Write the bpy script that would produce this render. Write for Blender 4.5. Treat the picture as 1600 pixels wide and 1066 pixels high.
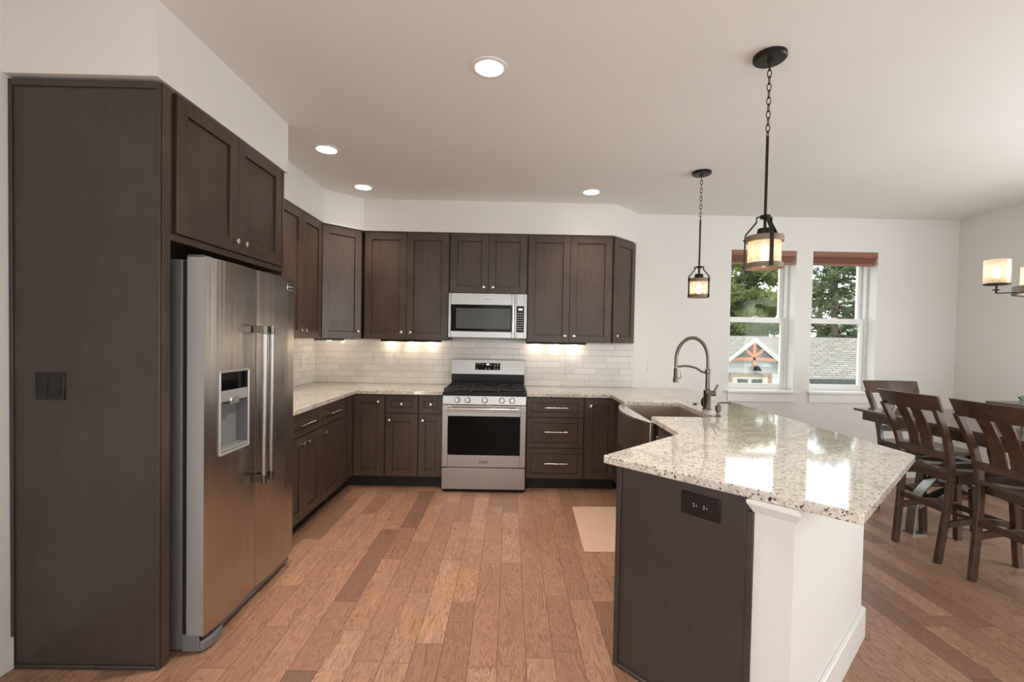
import bpy, bmesh, math, random
from mathutils import Vector, Matrix
R = math.radians
rnd = random.Random(7)
scn = bpy.context.scene
COL = scn.collection
for o in list(bpy.data.objects): bpy.data.objects.remove(o)

# ------------------------------------------------------------------ camera
def make_camera():
    f = 718.65; pt = -0.0211891; rl = 0.0181211; yw = -0.00891423
    cam = bpy.data.cameras.new('camera'); ob = bpy.data.objects.new('camera', cam); COL.objects.link(ob)
    cam.sensor_fit = 'HORIZONTAL'; cam.sensor_width = 36.0; cam.lens = f / 1600 * 36
    cam.shift_x = -2.94 / 1600; cam.shift_y = 11.37 / 1600
    cam.clip_start = .05; cam.clip_end = 200
    # rows: image-right, forward, up in world space
    c, s = math.cos(yw), math.sin(yw)
    Y = Matrix(((c, s, 0), (-s, c, 0), (0, 0, 1)))
    c, s = math.cos(pt), math.sin(pt)
    P = Matrix(((1, 0, 0), (0, c, s), (0, -s, c)))
    M = P @ Y
    right, fwd, up = M[0], M[1], M[2]
    c, s = math.cos(rl), math.sin(rl)
    r2 = c * right + s * up          # u' = c*u - s*v with v = -up
    u2 = -s * right + c * up
    rot = Matrix((r2, u2, -fwd)).transposed().to_4x4()
    ob.matrix_world = Matrix.Translation((0.2209, -4.8548, 1.4106)) @ rot
    scn.camera = ob
make_camera()

# ------------------------------------------------------------------ view, world, daylight
scn.view_settings.view_transform = 'Standard'
scn.view_settings.look = 'None'
scn.view_settings.gamma = 1.0
scn.view_settings.use_curve_mapping = False
scn.view_settings.exposure = 0.15

world = bpy.data.worlds.new('sky'); scn.world = world; world.use_nodes = True
nt = world.node_tree; nt.nodes.clear()
wo = nt.nodes.new('ShaderNodeOutputWorld'); bg = nt.nodes.new('ShaderNodeBackground')
tc = nt.nodes.new('ShaderNodeTexCoord'); nz = nt.nodes.new('ShaderNodeTexNoise'); cr = nt.nodes.new('ShaderNodeValToRGB')
nz.inputs['Scale'].default_value = 3.0; nz.inputs['Detail'].default_value = 6
cr.color_ramp.elements[0].position = .38; cr.color_ramp.elements[0].color = (.66, .80, .95, 1)
cr.color_ramp.elements[1].position = .56; cr.color_ramp.elements[1].color = (1, .99, .98, 1)
nt.links.new(tc.outputs['Generated'], nz.inputs['Vector']); nt.links.new(nz.outputs['Fac'], cr.inputs['Fac'])
nt.links.new(cr.outputs['Color'], bg.inputs['Color']); bg.inputs['Strength'].default_value = 3.1
nt.links.new(bg.outputs['Background'], wo.inputs['Surface'])

def lamp(name, kind, loc, energy, color=(1, 1, 1), rot=(0, 0, 0), parent=None, **kw):
    l = bpy.data.lights.new(name, kind); l.energy = energy; l.color = color
    for k, v in kw.items(): setattr(l, k, v)
    o = bpy.data.objects.new(name, l); COL.objects.link(o); o.location = loc; o.rotation_euler = rot
    if parent: o.parent = parent
    return o
lamp('sun', 'SUN', (0, -6, 12), 2.2, (1, .95, .86), (R(48), 0, R(-38)), angle=R(1.5))
# area lamps added at unseen openings: daylight from the right, fill from left and rear
lamp('daylight_right', 'AREA', (4.94, -3.15, 1.40), 68, (.94, .98, 1), (0, R(90), 0), shape='RECTANGLE', size=1.7, size_y=1.8)
lamp('fill_left', 'AREA', (-1.79, -7.0, 1.15), 46, (.95, .97, 1), (0, R(-90), 0), shape='RECTANGLE', size=2.0, size_y=2.2)  # unseen lamp, added to brighten the right wall
lamp('fill_rear', 'AREA', (1.8, -8.95, 1.4), 12, (.95, .97, 1), (R(90), 0, 0), shape='RECTANGLE', size=4.6, size_y=2.1)  # weak frontal fill, added behind the camera
WARM = (1, .80, .58)
CAN_POWER = 84

# ------------------------------------------------------------------ mesh helpers
class MB:
    def __init__(s): s.v = []; s.f = []
    def add(s, vs, fs, M=None):
        n = len(s.v)
        for v in vs:
            v = Vector(v)
            if M is not None: v = M @ v
            s.v.append(tuple(v))
        s.f += [tuple(i + n for i in f) for f in fs]; return s
    def box(s, x0, y0, z0, x1, y1, z1, M=None):
        if x0 > x1: x0, x1 = x1, x0
        if y0 > y1: y0, y1 = y1, y0
        if z0 > z1: z0, z1 = z1, z0
        return s.add([(x0, y0, z0), (x1, y0, z0), (x1, y1, z0), (x0, y1, z0), (x0, y0, z1), (x1, y0, z1), (x1, y1, z1), (x0, y1, z1)],
                     [(0, 3, 2, 1), (4, 5, 6, 7), (0, 1, 5, 4), (1, 2, 6, 5), (2, 3, 7, 6), (3, 0, 4, 7)], M)
    def prism(s, poly, z0, z1, M=None):
        n = len(poly)
        a = sum(poly[i][0] * poly[(i + 1) % n][1] - poly[(i + 1) % n][0] * poly[i][1] for i in range(n))
        if a < 0: poly = poly[::-1]
        vs = [(x, y, z0) for x, y in poly] + [(x, y, z1) for x, y in poly]
        fs = [tuple(range(n))[::-1], tuple(range(n, 2 * n))] + [(i, (i + 1) % n, n + (i + 1) % n, n + i) for i in range(n)]
        return s.add(vs, fs, M)
    def lathe(s, prof, c=(0, 0, 0), n=24, axis='z', caps=True, M=None):
        vs = []; fs = []
        for r, h in prof:
            for i in range(n):
                a = 2 * math.pi * i / n; p = (r * math.cos(a), r * math.sin(a), h)
                if axis == 'y': p = (p[0], -p[2], p[1])        # grows towards -y
                elif axis == 'x': p = (p[2], p[0], p[1])
                vs.append((p[0] + c[0], p[1] + c[1], p[2] + c[2]))
        for k in range(len(prof) - 1):
            for i in range(n):
                j = (i + 1) % n
                fs.append((k * n + i, k * n + j, (k + 1) * n + j, (k + 1) * n + i))
        if caps:
            fs.append(tuple(range(n))[::-1]); fs.append(tuple(range((len(prof) - 1) * n, len(prof) * n)))
        return s.add(vs, fs, M)
    def cyl(s, p0, p1, r0, r1=None, n=16):
        return s.tube([p0, p1], [r0, r0 if r1 is None else r1], n)
    def tube(s, pts, r, n=12, closed=False, flat=None):
        pts = [Vector(p) for p in pts]; m = len(pts)
        rs = r if isinstance(r, (list, tuple)) else [r] * m
        vs = []; fs = []; prev = None
        for i, p in enumerate(pts):
            if closed: t = pts[(i + 1) % m] - pts[i - 1]
            elif i == 0: t = pts[1] - pts[0]
            elif i == m - 1: t = pts[-1] - pts[-2]
            else: t = (pts[i + 1] - pts[i]).normalized() + (pts[i] - pts[i - 1]).normalized()
            t.normalize()
            if prev is None:
                a = Vector((0, 0, 1)) if abs(t.z) < .9 else Vector((1, 0, 0))
                prev = t.cross(a).normalized()
            nrm = (prev - t * prev.dot(t)).normalized(); prev = nrm; b = t.cross(nrm)
            for k in range(n):
                a = 2 * math.pi * k / n
                vs.append(p + nrm * (math.cos(a) * rs[i]) + b * (math.sin(a) * rs[i]))
        L = m if closed else m - 1
        for i in range(L):
            for k in range(n):
                j = (k + 1) % n; i2 = (i + 1) % m
                fs.append((i * n + k, i * n + j, i2 * n + j, i2 * n + k))
        if not closed:
            fs.append(tuple(range(n))[::-1]); fs.append(tuple(range((m - 1) * n, m * n)))
        return s.add(vs, fs)
    def strip(s, pts, side, w, t):
        """bar of rectangular section w (along side) x t swept along pts"""
        pts = [Vector(p) for p in pts]; side = Vector(side).normalized(); m = len(pts); vs = []; fs = []
        ws = w if isinstance(w, (list, tuple)) else [w] * m
        for i, p in enumerate(pts):
            tg = (pts[min(i + 1, m - 1)] - pts[max(i - 1, 0)]).normalized()
            nn = tg.cross(side).normalized(); wd = ws[i]
            for a, b in ((-1, -1), (1, -1), (1, 1), (-1, 1)): vs.append(p + side * (a * wd / 2) + nn * (b * t / 2))
        for i in range(m - 1):
            for k in range(4):
                j = (k + 1) % 4; fs.append((i * 4 + k, i * 4 + j, i * 4 + 4 + j, i * 4 + 4 + k))
        fs.append((3, 2, 1, 0)); fs.append(tuple(range((m - 1) * 4, m * 4)))
        return s.add(vs, fs)
    def build(s, name, mat, parent=None, loc=(0, 0, 0), rot=(0, 0, 0), bevel=0, smooth=True, seg=2, recalc=True):
        me = bpy.data.meshes.new(name); me.from_pydata(s.v, [], s.f); me.update()
        if recalc:
            bm = bmesh.new(); bm.from_mesh(me); bmesh.ops.recalc_face_normals(bm, faces=bm.faces); bm.to_mesh(me); bm.free()
        me.materials.append(mat)
        if smooth:
            me.polygons.foreach_set('use_smooth', [True] * len(me.polygons)); me.set_sharp_from_angle(angle=R(35))
        o = bpy.data.objects.new(name, me); COL.objects.link(o); o.location = loc; o.rotation_euler = rot
        if parent: o.parent = parent
        if bevel:
            b = o.modifiers.new('bevel', 'BEVEL'); b.width = bevel; b.segments = seg; b.limit_method = 'ANGLE'; b.angle_limit = R(40)
            b.harden_normals = False
        return o
def B(*a): return MB().box(*a)
def tag(o, label=None, cat=None, group=None, kind=None):
    if label: o['label'] = label
    if cat: o['category'] = cat
    if group: o['group'] = group
    if kind: o['kind'] = kind
    return o
def thing(name, label, cat, loc=(0, 0, 0), rz=0, group=None):
    o = bpy.data.objects.new(name, None); COL.objects.link(o); o.location = loc; o.rotation_euler = (0, 0, rz)
    o.empty_display_size = .1
    return tag(o, label, cat, group)
def struct(o): o['kind'] = 'structure'; return o
def kids(o): return [c for c in bpy.data.objects if c.parent == o]
def copy_tree(o, parent=None):
    c = o.copy(); COL.objects.link(c); c.parent = parent
    for ch in kids(o): copy_tree(ch, c)
    return c
def dup(o, loc, rz=None, label=None, group=None):
    c = copy_tree(o); c.location = loc
    if rz is not None: c.rotation_euler = (0, 0, rz)
    if label: c['label'] = label
    if group: c['group'] = group
    return c
def text_mesh(name, txt, size, mat, parent, loc, rot, depth=.0006):
    cu = bpy.data.curves.new(name, 'FONT'); cu.body = txt; cu.size = size; cu.extrude = depth; cu.align_x = 'CENTER'; cu.align_y = 'CENTER'
    t = bpy.data.objects.new('tmp', cu); COL.objects.link(t); dg = bpy.context.evaluated_depsgraph_get()
    me = bpy.data.meshes.new_from_object(t.evaluated_get(dg)); bpy.data.objects.remove(t)
    me.name = name; me.materials.clear(); me.materials.append(mat)
    o = bpy.data.objects.new(name, me); COL.objects.link(o); o.parent = parent; o.location = loc; o.rotation_euler = rot
    return o

# ------------------------------------------------------------------ materials
class NT:
    def __init__(s, name):
        s.m = bpy.data.materials.new(name); s.m.use_nodes = True; s.t = s.m.node_tree; s.t.nodes.clear()
        s.out = s.t.nodes.new('ShaderNodeOutputMaterial'); s.b = s.t.nodes.new('ShaderNodeBsdfPrincipled')
        s.t.links.new(s.b.outputs[0], s.out.inputs[0])
    def n(s, t, **kw):
        x = s.t.nodes.new(t)
        for k, v in kw.items(): setattr(x, k, v)
        return x
    def l(s, a, b): s.t.links.new(a, b)
    def val(s, inp, v):
        if hasattr(v, 'is_output'): s.l(v, inp)
        else: inp.default_value = v
    def math(s, op, a, b=0.0, c=None):
        x = s.n('ShaderNodeMath', operation=op); s.val(x.inputs[0], a); s.val(x.inputs[1], b)
        if c is not None: s.val(x.inputs[2], c)
        return x.outputs[0]
    def coord(s, scale=(1, 1, 1), kind='Object', loc=(0, 0, 0)):
        t = s.n('ShaderNodeTexCoord'); m = s.n('ShaderNodeMapping'); m.inputs['Scale'].default_value = scale; m.inputs['Location'].default_value = loc
        s.l(t.outputs[kind], m.inputs['Vector']); return m.outputs[0]
    def noise(s, vec, scale, detail=3, rough=.5, dist=0):
        x = s.n('ShaderNodeTexNoise'); s.l(vec, x.inputs['Vector']); x.inputs['Scale'].default_value = scale
        x.inputs['Detail'].default_value = detail; x.inputs['Roughness'].default_value = rough; x.inputs['Distortion'].default_value = dist
        return x.outputs['Fac']
    def ramp(s, fac, stops, interp='LINEAR'):
        x = s.n('ShaderNodeValToRGB'); x.color_ramp.interpolation = interp
        e = x.color_ramp.elements
        while len(e) < len(stops): e.new(.5)
        for i, (p, c) in enumerate(stops):
            e[i].position = p; e[i].color = (c[0], c[1], c[2], 1) if hasattr(c, '__len__') else (c, c, c, 1)
        s.l(fac, x.inputs['Fac']); return x.outputs['Color']
    def mix(s, fac, a, b, mode='MIX'):
        x = s.n('ShaderNodeMix', data_type='RGBA', blend_type=mode)
        s.val(x.inputs[0], fac)
        for i, v in ((6, a), (7, b)):
            if hasattr(v, 'is_output'): s.l(v, x.inputs[i])
            else: x.inputs[i].default_value = (v[0], v[1], v[2], 1)
        return x.outputs[2]
    def bump(s, h, strength=.2, dist=.01):
        x = s.n('ShaderNodeBump'); x.inputs['Strength'].default_value = strength; x.inputs['Distance'].default_value = dist
        s.l(h, x.inputs['Height']); s.l(x.outputs[0], s.b.inputs['Normal'])
    def set(s, color=None, rough=None, metal=None, **kw):
        if color is not None:
            if hasattr(color, 'is_output'): s.l(color, s.b.inputs['Base Color'])
            else: s.b.inputs['Base Color'].default_value = (*color, 1)
        if rough is not None: s.val(s.b.inputs['Roughness'], rough)
        if metal is not None: s.b.inputs['Metallic'].default_value = metal
        for k, v in kw.items(): s.val(s.b.inputs[k.replace('_', ' ')], v)
        return s.m

def plain(name, color, rough=.5, metal=0, **kw): return NT(name).set(color, rough, metal, **kw)
def paint(name, color, rough=.6, bump=.06):
    n = NT(name); v = n.coord()
    h = n.noise(v, 9, 5, .6); c = n.mix(n.noise(v, 1.4, 2), tuple(x * .97 for x in color), tuple(min(1, x * 1.02) for x in color))
    n.bump(h, bump, .02); return n.set(c, rough)
def wood(name, dark, light, scale=(16, 16, 1.6), rough=.38, vary=True, gr=3.0, bump=.05):
    n = NT(name); v = n.coord(scale)
    g = n.noise(v, gr, 6, .62, .6); fine = n.noise(n.coord(tuple(x * 5 for x in scale)), 4, 3, .6)
    c = n.ramp(g, [(.30, dark), (.72, light)])
    c = n.mix(n.math('MULTIPLY', fine, .35), c, tuple(x * .55 for x in dark))
    if vary:
        blot = n.noise(n.coord((1, 1, 1)), 2.6, 3); c = n.mix(n.ramp(blot, [(.35, 0), (.7, .55)]), c, tuple(x * 1.12 for x in light))
    n.bump(fine, bump, .002); return n.set(c, rough)
def steel(name, color=(.60, .58, .555), rough=.26, axis='h', st=.03):
    n = NT(name); sc = {'h': (1.2, 1.2, 260), 'v': (260, 260, 1.2), 'n': (1, 1, 1)}[axis]
    if axis != 'n':
        h = n.noise(n.coord(sc), 3, 3, .6); n.bump(h, st, .004)
    return n.set(color, rough, 1)

M = {}
M['wall'] = paint('wall_paint', (.79, .772, .732))
M['ceiling'] = paint('ceiling_paint', (.86, .85, .815), .8, .08)
M['trim'] = plain('trim_paint', (.84, .83, .80), .35)
M['cab'] = wood('stained_cabinet_wood', (.040, .0235, .0165), (.094, .059, .043))
M['cabh'] = wood('stained_cabinet_wood_horizontal', (.040, .0235, .0165), (.094, .059, .043), (1.6, 16, 16))
M['panel'] = wood('stained_end_panel', (.043, .031, .027), (.062, .047, .041), (9, 9, 3.2), .40, True, 2.0, .03)
M['toe'] = plain('toe_kick_black', (.012, .009, .008), .6)
M['gapdark'] = plain('dark_recess', (.01, .009, .009), .8)
M['nickel'] = plain('satin_nickel', (.78, .74, .68), .25, 1)
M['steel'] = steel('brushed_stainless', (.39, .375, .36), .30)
def make_fridge_steel():
    n = NT('brushed_stainless_fridge'); fine = n.noise(n.coord((1.2, 1.2, 260)), 3, 3, .6); wav = n.noise(n.coord((1, 7.0, .22)), 1.6, 2, .5)
    n.bump(n.math('ADD', n.math('MULTIPLY', fine, .05), n.math('MULTIPLY', wav, 2.4)), .5, .006); return n.set((.52, .47, .43), .27, 1)
M['steel2'] = make_fridge_steel()
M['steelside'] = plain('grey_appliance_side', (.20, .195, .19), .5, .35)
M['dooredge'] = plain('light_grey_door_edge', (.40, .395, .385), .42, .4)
M['chrome'] = plain('polished_steel', (.80, .79, .77), .14, 1)
M['sinksteel'] = steel('sink_stainless', (.55, .465, .39), .33, 'h', .03)
M['gunmetal'] = plain('grey_metal_faucet', (.165, .148, .128), .28, 1)
M['blackgloss'] = plain('black_glass', (.003, .0028, .0028), .07, 0, Specular_IOR_Level=.12)
M['black'] = plain('black_enamel', (.006, .006, .006), .28, 0, Specular_IOR_Level=.25)
M['iron'] = plain('cast_iron', (.035, .032, .03), .5, .3)
M['greyglass'] = plain('grey_microwave_screen', (.075, .078, .072), .2, 0, Specular_IOR_Level=.3)
M['bronze'] = plain('dark_bronze_metal', (.030, .024, .020), .42, .7)
M['bronzeplate'] = plain('dark_bronze_plate', (.018, .014, .013), .3, .3)
M['plastic'] = plain('white_plastic', (.80, .78, .74), .35)
M['slot'] = plain('dark_slot', (.05, .045, .04), .5)
M['greyplastic'] = plain('grey_plastic', (.17, .17, .175), .45)
M['silverplastic'] = plain('silver_plastic', (.42, .42, .42), .35, .5)
M['print'] = plain('white_print', (.75, .75, .72), .5)
M['led'] = plain('display_digits', (.9, .85, .7), .5, Emission_Color=(1, .9, .7, 1), Emission_Strength=.8)
M['badge'] = plain('badge_dark', (.05, .045, .042), .3, .4)
M['lens'] = plain('lamp_lens', (1, 1, 1), .5, Emission_Color=(1, .93, .82, 1), Emission_Strength=9.0)
M['puck'] = plain('puck_lens', (1, 1, 1), .5, Emission_Color=(1, .86, .66, 1), Emission_Strength=6.0)
M['bulb'] = plain('glowing_bulb', (1, 1, 1), .5, Emission_Color=(1, .84, .60, 1), Emission_Strength=9.0)
M['blind'] = wood('red_brown_blind_wood', (.23, .085, .05), (.36, .15, .09), (1.2, 14, 14), .4)
M['mat'] = None

def make_granite():
    n = NT('speckled_granite'); v = n.coord()
    base = n.ramp(n.noise(v, 5, 4, .6, .8), [(.28, (.50, .46, .40)), (.48, (.70, .645, .57)), (.7, (.80, .74, .64))])
    tan = n.ramp(n.noise(v, 34, 4, .6), [(.52, 0), (.62, .55)])
    c = n.mix(tan, base, (.50, .39, .28))
    grey = n.ramp(n.noise(n.coord((1, 1, 1), loc=(3, 1, 2)), 55, 3, .55), [(.58, 0), (.64, .75)])
    c = n.mix(grey, c, (.30, .27, .24))
    dark = n.ramp(n.noise(n.coord((1, 1, 1), loc=(7, 2, 5)), 105, 2, .5), [(.60, 0), (.635, 1)])
    c = n.mix(dark, c, (.035, .028, .026))
    white = n.ramp(n.noise(n.coord((1, 1, 1), loc=(1, 8, 3)), 75, 2, .5), [(.60, 0), (.66, .8)])
    c = n.mix(white, c, (.78, .75, .69))
    return n.set(c, .055, 0, Specular_IOR_Level=1.0)
M['granite'] = make_granite()

def make_floor():
    n = NT('hardwood_planks'); t = n.n('ShaderNodeTexCoord'); sp = n.n('ShaderNodeSeparateXYZ'); n.l(t.outputs['Object'], sp.inputs[0])
    X, Y = sp.outputs[0], sp.outputs[1]
    u = n.math('DIVIDE', n.math('ADD', X, .061), .1255); col = n.math('FLOOR', u); fu = n.math('FRACT', u)
    w1 = n.n('ShaderNodeTexWhiteNoise', noise_dimensions='1D'); n.l(col, w1.inputs['W'])
    r1 = w1.outputs['Value']
    Lp = n.math('ADD', 1.15, n.math('MULTIPLY', r1, .5))
    w1b = n.n('ShaderNodeTexWhiteNoise', noise_dimensions='1D'); n.l(n.math('ADD', col, 31.7), w1b.inputs['W'])
    vv = n.math('ADD', n.math('DIVIDE', Y, Lp), n.math('MULTIPLY', w1b.outputs['Value'], 9.0))
    row = n.math('FLOOR', vv); fv = n.math('FRACT', vv)
    # split some planks once more
    w2 = n.n('ShaderNodeTexWhiteNoise', noise_dimensions='2D'); cb = n.n('ShaderNodeCombineXYZ'); n.l(col, cb.inputs[0]); n.l(row, cb.inputs[1]); n.l(cb.outputs[0], w2.inputs['Vector'])
    cut = n.math('ADD', .3, n.math('MULTIPLY', w2.outputs['Value'], .4))
    side = n.math('GREATER_THAN', fv, cut)
    cb2 = n.n('ShaderNodeCombineXYZ'); n.l(col, cb2.inputs[0]); n.l(row, cb2.inputs[1]); n.l(side, cb2.inputs[2])
    w3 = n.n('ShaderNodeTexWhiteNoise', noise_dimensions='3D'); n.l(cb2.outputs[0], w3.inputs['Vector']); pid = w3.outputs['Value']
    base = n.ramp(pid, [(0, (0.256, 0.142, 0.094)), (.12, (0.365, 0.196, 0.123)), (.5, (0.456, 0.254, 0.159)), (.85, (0.510, 0.294, 0.186)), (1, (0.566, 0.339, 0.222))])
    # grain
    gv = n.n('ShaderNodeCombineXYZ'); n.l(n.math('ADD', n.math('MULTIPLY', X, 17), n.math('MULTIPLY', pid, 70)), gv.inputs[0])
    n.l(n.math('MULTIPLY', Y, 2.3), gv.inputs[1]); n.l(n.math('MULTIPLY', pid, 33), gv.inputs[2])
    g = n.noise(gv.outputs[0], 1.0, 3, .5, 1.0)
    ring = n.math('PINGPONG', n.math('MULTIPLY', g, 13), .5)
    ringr = n.ramp(ring, [(.0, 1), (.16, .35), (.45, 0)])
    c = n.mix(n.math('MULTIPLY', ringr, .66), base, (.13, .062, .036))
    fine = n.n('ShaderNodeCombineXYZ'); n.l(n.math('MULTIPLY', X, 320), fine.inputs[0]); n.l(n.math('MULTIPLY', Y, 14), fine.inputs[1])
    fn = n.noise(fine.outputs[0], 1, 3, .6); c = n.mix(n.math('MULTIPLY', n.ramp(fn, [(.42, 0), (.72, 1)]), .42), c, (.19, .10, .062))
    vor = n.n('ShaderNodeTexVoronoi'); vc = n.n('ShaderNodeCombineXYZ'); n.l(n.math('MULTIPLY', X, 5.2), vc.inputs[0]); n.l(n.math('MULTIPLY', Y, 2.4), vc.inputs[1]); n.l(vc.outputs[0], vor.inputs['Vector']); vor.inputs['Scale'].default_value = 1
    knot = n.ramp(vor.outputs['Distance'], [(.02, .6), (.085, 0)]); c = n.mix(n.math('MULTIPLY', knot, n.ramp(n.noise(n.coord(), 1.3, 2), [(.45, 0), (.6, 1)])), c, (.10, .05, .032))
    ex = n.math('MINIMUM', fu, n.math('SUBTRACT', 1, fu)); ex = n.math('MULTIPLY', ex, .1255)
    d1 = n.math('MINIMUM', fv, n.math('SUBTRACT', 1, fv)); d2 = n.math('ABSOLUTE', n.math('SUBTRACT', fv, cut))
    ey = n.math('MULTIPLY', n.math('MINIMUM', d1, d2), Lp)
    e = n.math('MINIMUM', ex, ey); gap = n.ramp(n.math('DIVIDE', e, .004), [(.25, 1), (.7, 0)])
    c = n.mix(n.math('MULTIPLY', gap, .62), c, (.07, .036, .022))
    blotch = n.ramp(n.noise(n.coord((1, .55, 1)), 3.1, 4, .6), [(.48, 0), (.72, 1)]); c = n.mix(n.math('MULTIPLY', blotch, .35), c, (.20, .112, .075))
    hgt = n.math('SUBTRACT', n.math('MULTIPLY', fn, .25), gap); n.bump(hgt, .25, .003)
    rg = n.math('ADD', .30, n.math('MULTIPLY', fn, .16))
    return n.set(c, rg, 0, Specular_IOR_Level=.45)
M['floor'] = make_floor()

def make_tile():
    n = NT('white_subway_tile'); t = n.n('ShaderNodeTexCoord'); sp = n.n('ShaderNodeSeparateXYZ'); n.l(t.outputs['Object'], sp.inputs[0])
    U = n.math('ADD', sp.outputs[0], sp.outputs[1]); Z = sp.outputs[2]; H = .0646; W = .246
    v = n.math('DIVIDE', n.math('SUBTRACT', Z, .9165), H); row = n.math('FLOOR', v); fv = n.math('FRACT', v)
    w = n.n('ShaderNodeTexWhiteNoise', noise_dimensions='1D'); n.l(row, w.inputs['W'])
    u = n.math('ADD', n.math('DIVIDE', U, W), n.math('MULTIPLY', w.outputs['Value'], 5)); cu = n.math('FLOOR', u); fu = n.math('FRACT', u)
    cb = n.n('ShaderNodeCombineXYZ'); n.l(cu, cb.inputs[0]); n.l(row, cb.inputs[1])
    w2 = n.n('ShaderNodeTexWhiteNoise', noise_dimensions='2D'); n.l(cb.outputs[0], w2.inputs['Vector'])
    base = n.ramp(w2.outputs['Value'], [(0, (.72, .68, .625)), (1, (.82, .785, .73))])
    du = n.math('MULTIPLY', n.math('MINIMUM', fu, n.math('SUBTRACT', 1, fu)), W); dv = n.math('MULTIPLY', n.math('MINIMUM', fv, n.math('SUBTRACT', 1, fv)), H)
    e = n.math('MINIMUM', du, dv); g = n.ramp(n.math('DIVIDE', e, .004), [(.25, 1), (.6, 0)])
    c = n.mix(g, base, (.50, .475, .43))
    hh = n.math('SUBTRACT', n.math('MULTIPLY', n.noise(n.coord(), 14, 2), .35), g); n.bump(hh, .35, .004)
    return n.set(c, .14)
M['tile'] = make_tile()

def make_brick_like(name, cols, w, h, mortar, msize, rough=.8, axis=(0, 1)):
    n = NT(name); t = n.n('ShaderNodeTexCoord'); sp = n.n('ShaderNodeSeparateXYZ'); n.l(t.outputs['Object'], sp.inputs[0])
    cb = n.n('ShaderNodeCombineXYZ'); n.l(sp.outputs[axis[0]], cb.inputs[0]); n.l(sp.outputs[axis[1]], cb.inputs[1])
    b = n.n('ShaderNodeTexBrick'); n.l(cb.outputs[0], b.inputs['Vector']); b.inputs['Scale'].default_value = 1
    b.inputs['Brick Width'].default_value = w; b.inputs['Row Height'].default_value = h; b.inputs['Mortar Size'].default_value = msize; b.inputs['Mortar Smooth'].default_value = .2
    b.inputs['Color1'].default_value = (*cols[0], 1); b.inputs['Color2'].default_value = (*cols[1], 1); b.inputs['Mortar'].default_value = (*mortar, 1)
    c = n.mix(n.ramp(n.noise(n.coord((1, 1, 1)), 3.2, 4), [(.4, 0), (.6, .5)]), b.outputs['Color'], cols[2])
    return n.set(c, rough)
M['shingle'] = make_brick_like('asphalt_shingles', [(.18, .145, .115), (.27, .25, .215), (.15, .165, .15)], .36, .10, (.06, .05, .042), .016)
M['siding'] = make_brick_like('white_lap_siding', [(.46, .47, .465), (.45, .46, .455), (.46, .47, .46)], 40, .17, (.26, .27, .27), .008, .6, (0, 2))
M['rake'] = plain('pale_grey_trim_board', (.36, .375, .375), .6)
M['timber'] = wood('orange_timber', (.26, .10, .045), (.38, .16, .075), (6, 6, 6), .6)
M['tan'] = plain('tan_door_trim', (.26, .19, .135), .6)
M['creamdoor'] = plain('cream_door', (.42, .37, .31), .6)
M['darkpane'] = plain('dark_green_pane', (.03, .05, .045), .1)
M['fascia'] = plain('dark_fascia', (.035, .045, .045), .6)
def make_foliage(name, a, b, c):
    n = NT(name); f = n.noise(n.coord(), 1.1, 5, .7); col = n.ramp(f, [(.30, a), (.5, b), (.68, c)])
    n.set(col, .7); tr = n.n('ShaderNodeBsdfTranslucent'); n.l(col, tr.inputs[0]); mx = n.n('ShaderNodeMixShader'); mx.inputs[0].default_value = .35
    n.l(n.b.outputs[0], mx.inputs[1]); n.l(tr.outputs[0], mx.inputs[2]); n.l(mx.outputs[0], n.out.inputs[0]); return n.m
M['leafA'] = make_foliage('pine_needles_yellow_green', (.035, .055, .02), (.13, .175, .05), (.26, .285, .09))
M['leafB'] = make_foliage('pine_needles_deep_green', (.025, .045, .02), (.085, .12, .05), (.20, .235, .08))
M['bark'] = wood('pine_bark', (.06, .045, .035), (.15, .11, .085), (5, 5, 2), .9)
M['grass'] = paint('grass_ground', (.13, .17, .07), .9)

def make_glass(name, tint=(1, 1, 1), t=.9, rough=0):
    n = NT(name); tr = n.n('ShaderNodeBsdfTransparent'); tr.inputs[0].default_value = (*tint, 1)
    gl = n.n('ShaderNodeBsdfGlossy'); gl.inputs['Roughness'].default_value = rough
    mx = n.n('ShaderNodeMixShader'); mx.inputs[0].default_value = .008
    pass; n.l(tr.outputs[0], mx.inputs[1]); n.l(gl.outputs[0], mx.inputs[2]); n.l(mx.outputs[0], n.out.inputs[0]); return n.m
M['pane'] = make_glass('window_pane', (.97, .98, .97))
def make_seeded():
    n = NT('seeded_amber_glass'); tr = n.n('ShaderNodeBsdfTransparent'); tr.inputs[0].default_value = (1, .95, .89, 1)
    tl = n.n('ShaderNodeBsdfTranslucent'); gl = n.n('ShaderNodeBsdfGlossy'); gl.inputs['Roughness'].default_value = .12
    sp = n.noise(n.coord(), 70, 3, .6); colr = n.ramp(sp, [(.35, (.96, .78, .62)), (.65, (1, .92, .84))]); n.l(colr, tl.inputs[0])
    m1 = n.n('ShaderNodeMixShader'); f = n.ramp(sp, [(.3, .35), (.7, .62)]); n.l(f, m1.inputs[0]); n.l(tr.outputs[0], m1.inputs[1]); n.l(tl.outputs[0], m1.inputs[2])
    m2 = n.n('ShaderNodeMixShader'); m2.inputs[0].default_value = .07; n.l(m1.outputs[0], m2.inputs[1]); n.l(gl.outputs[0], m2.inputs[2]); n.l(m2.outputs[0], n.out.inputs[0]); return n.m
M['seeded'] = make_seeded()
M['ringwood'] = wood('weathered_ring_wood', (.15, .10, .065), (.33, .25, .18), (4, 4, 30), .55)
M['chair'] = wood('brown_chair_wood', (.030, .0135, .0075), (.100, .047, .027), (7, 7, 7), .26, True, 3.0, .03)
M['chairseat'] = wood('brown_chair_seat_wood', (.05, .03, .022), (.12, .07, .05), (3, 16, 3), .16, True, 2.0, .02)
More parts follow.
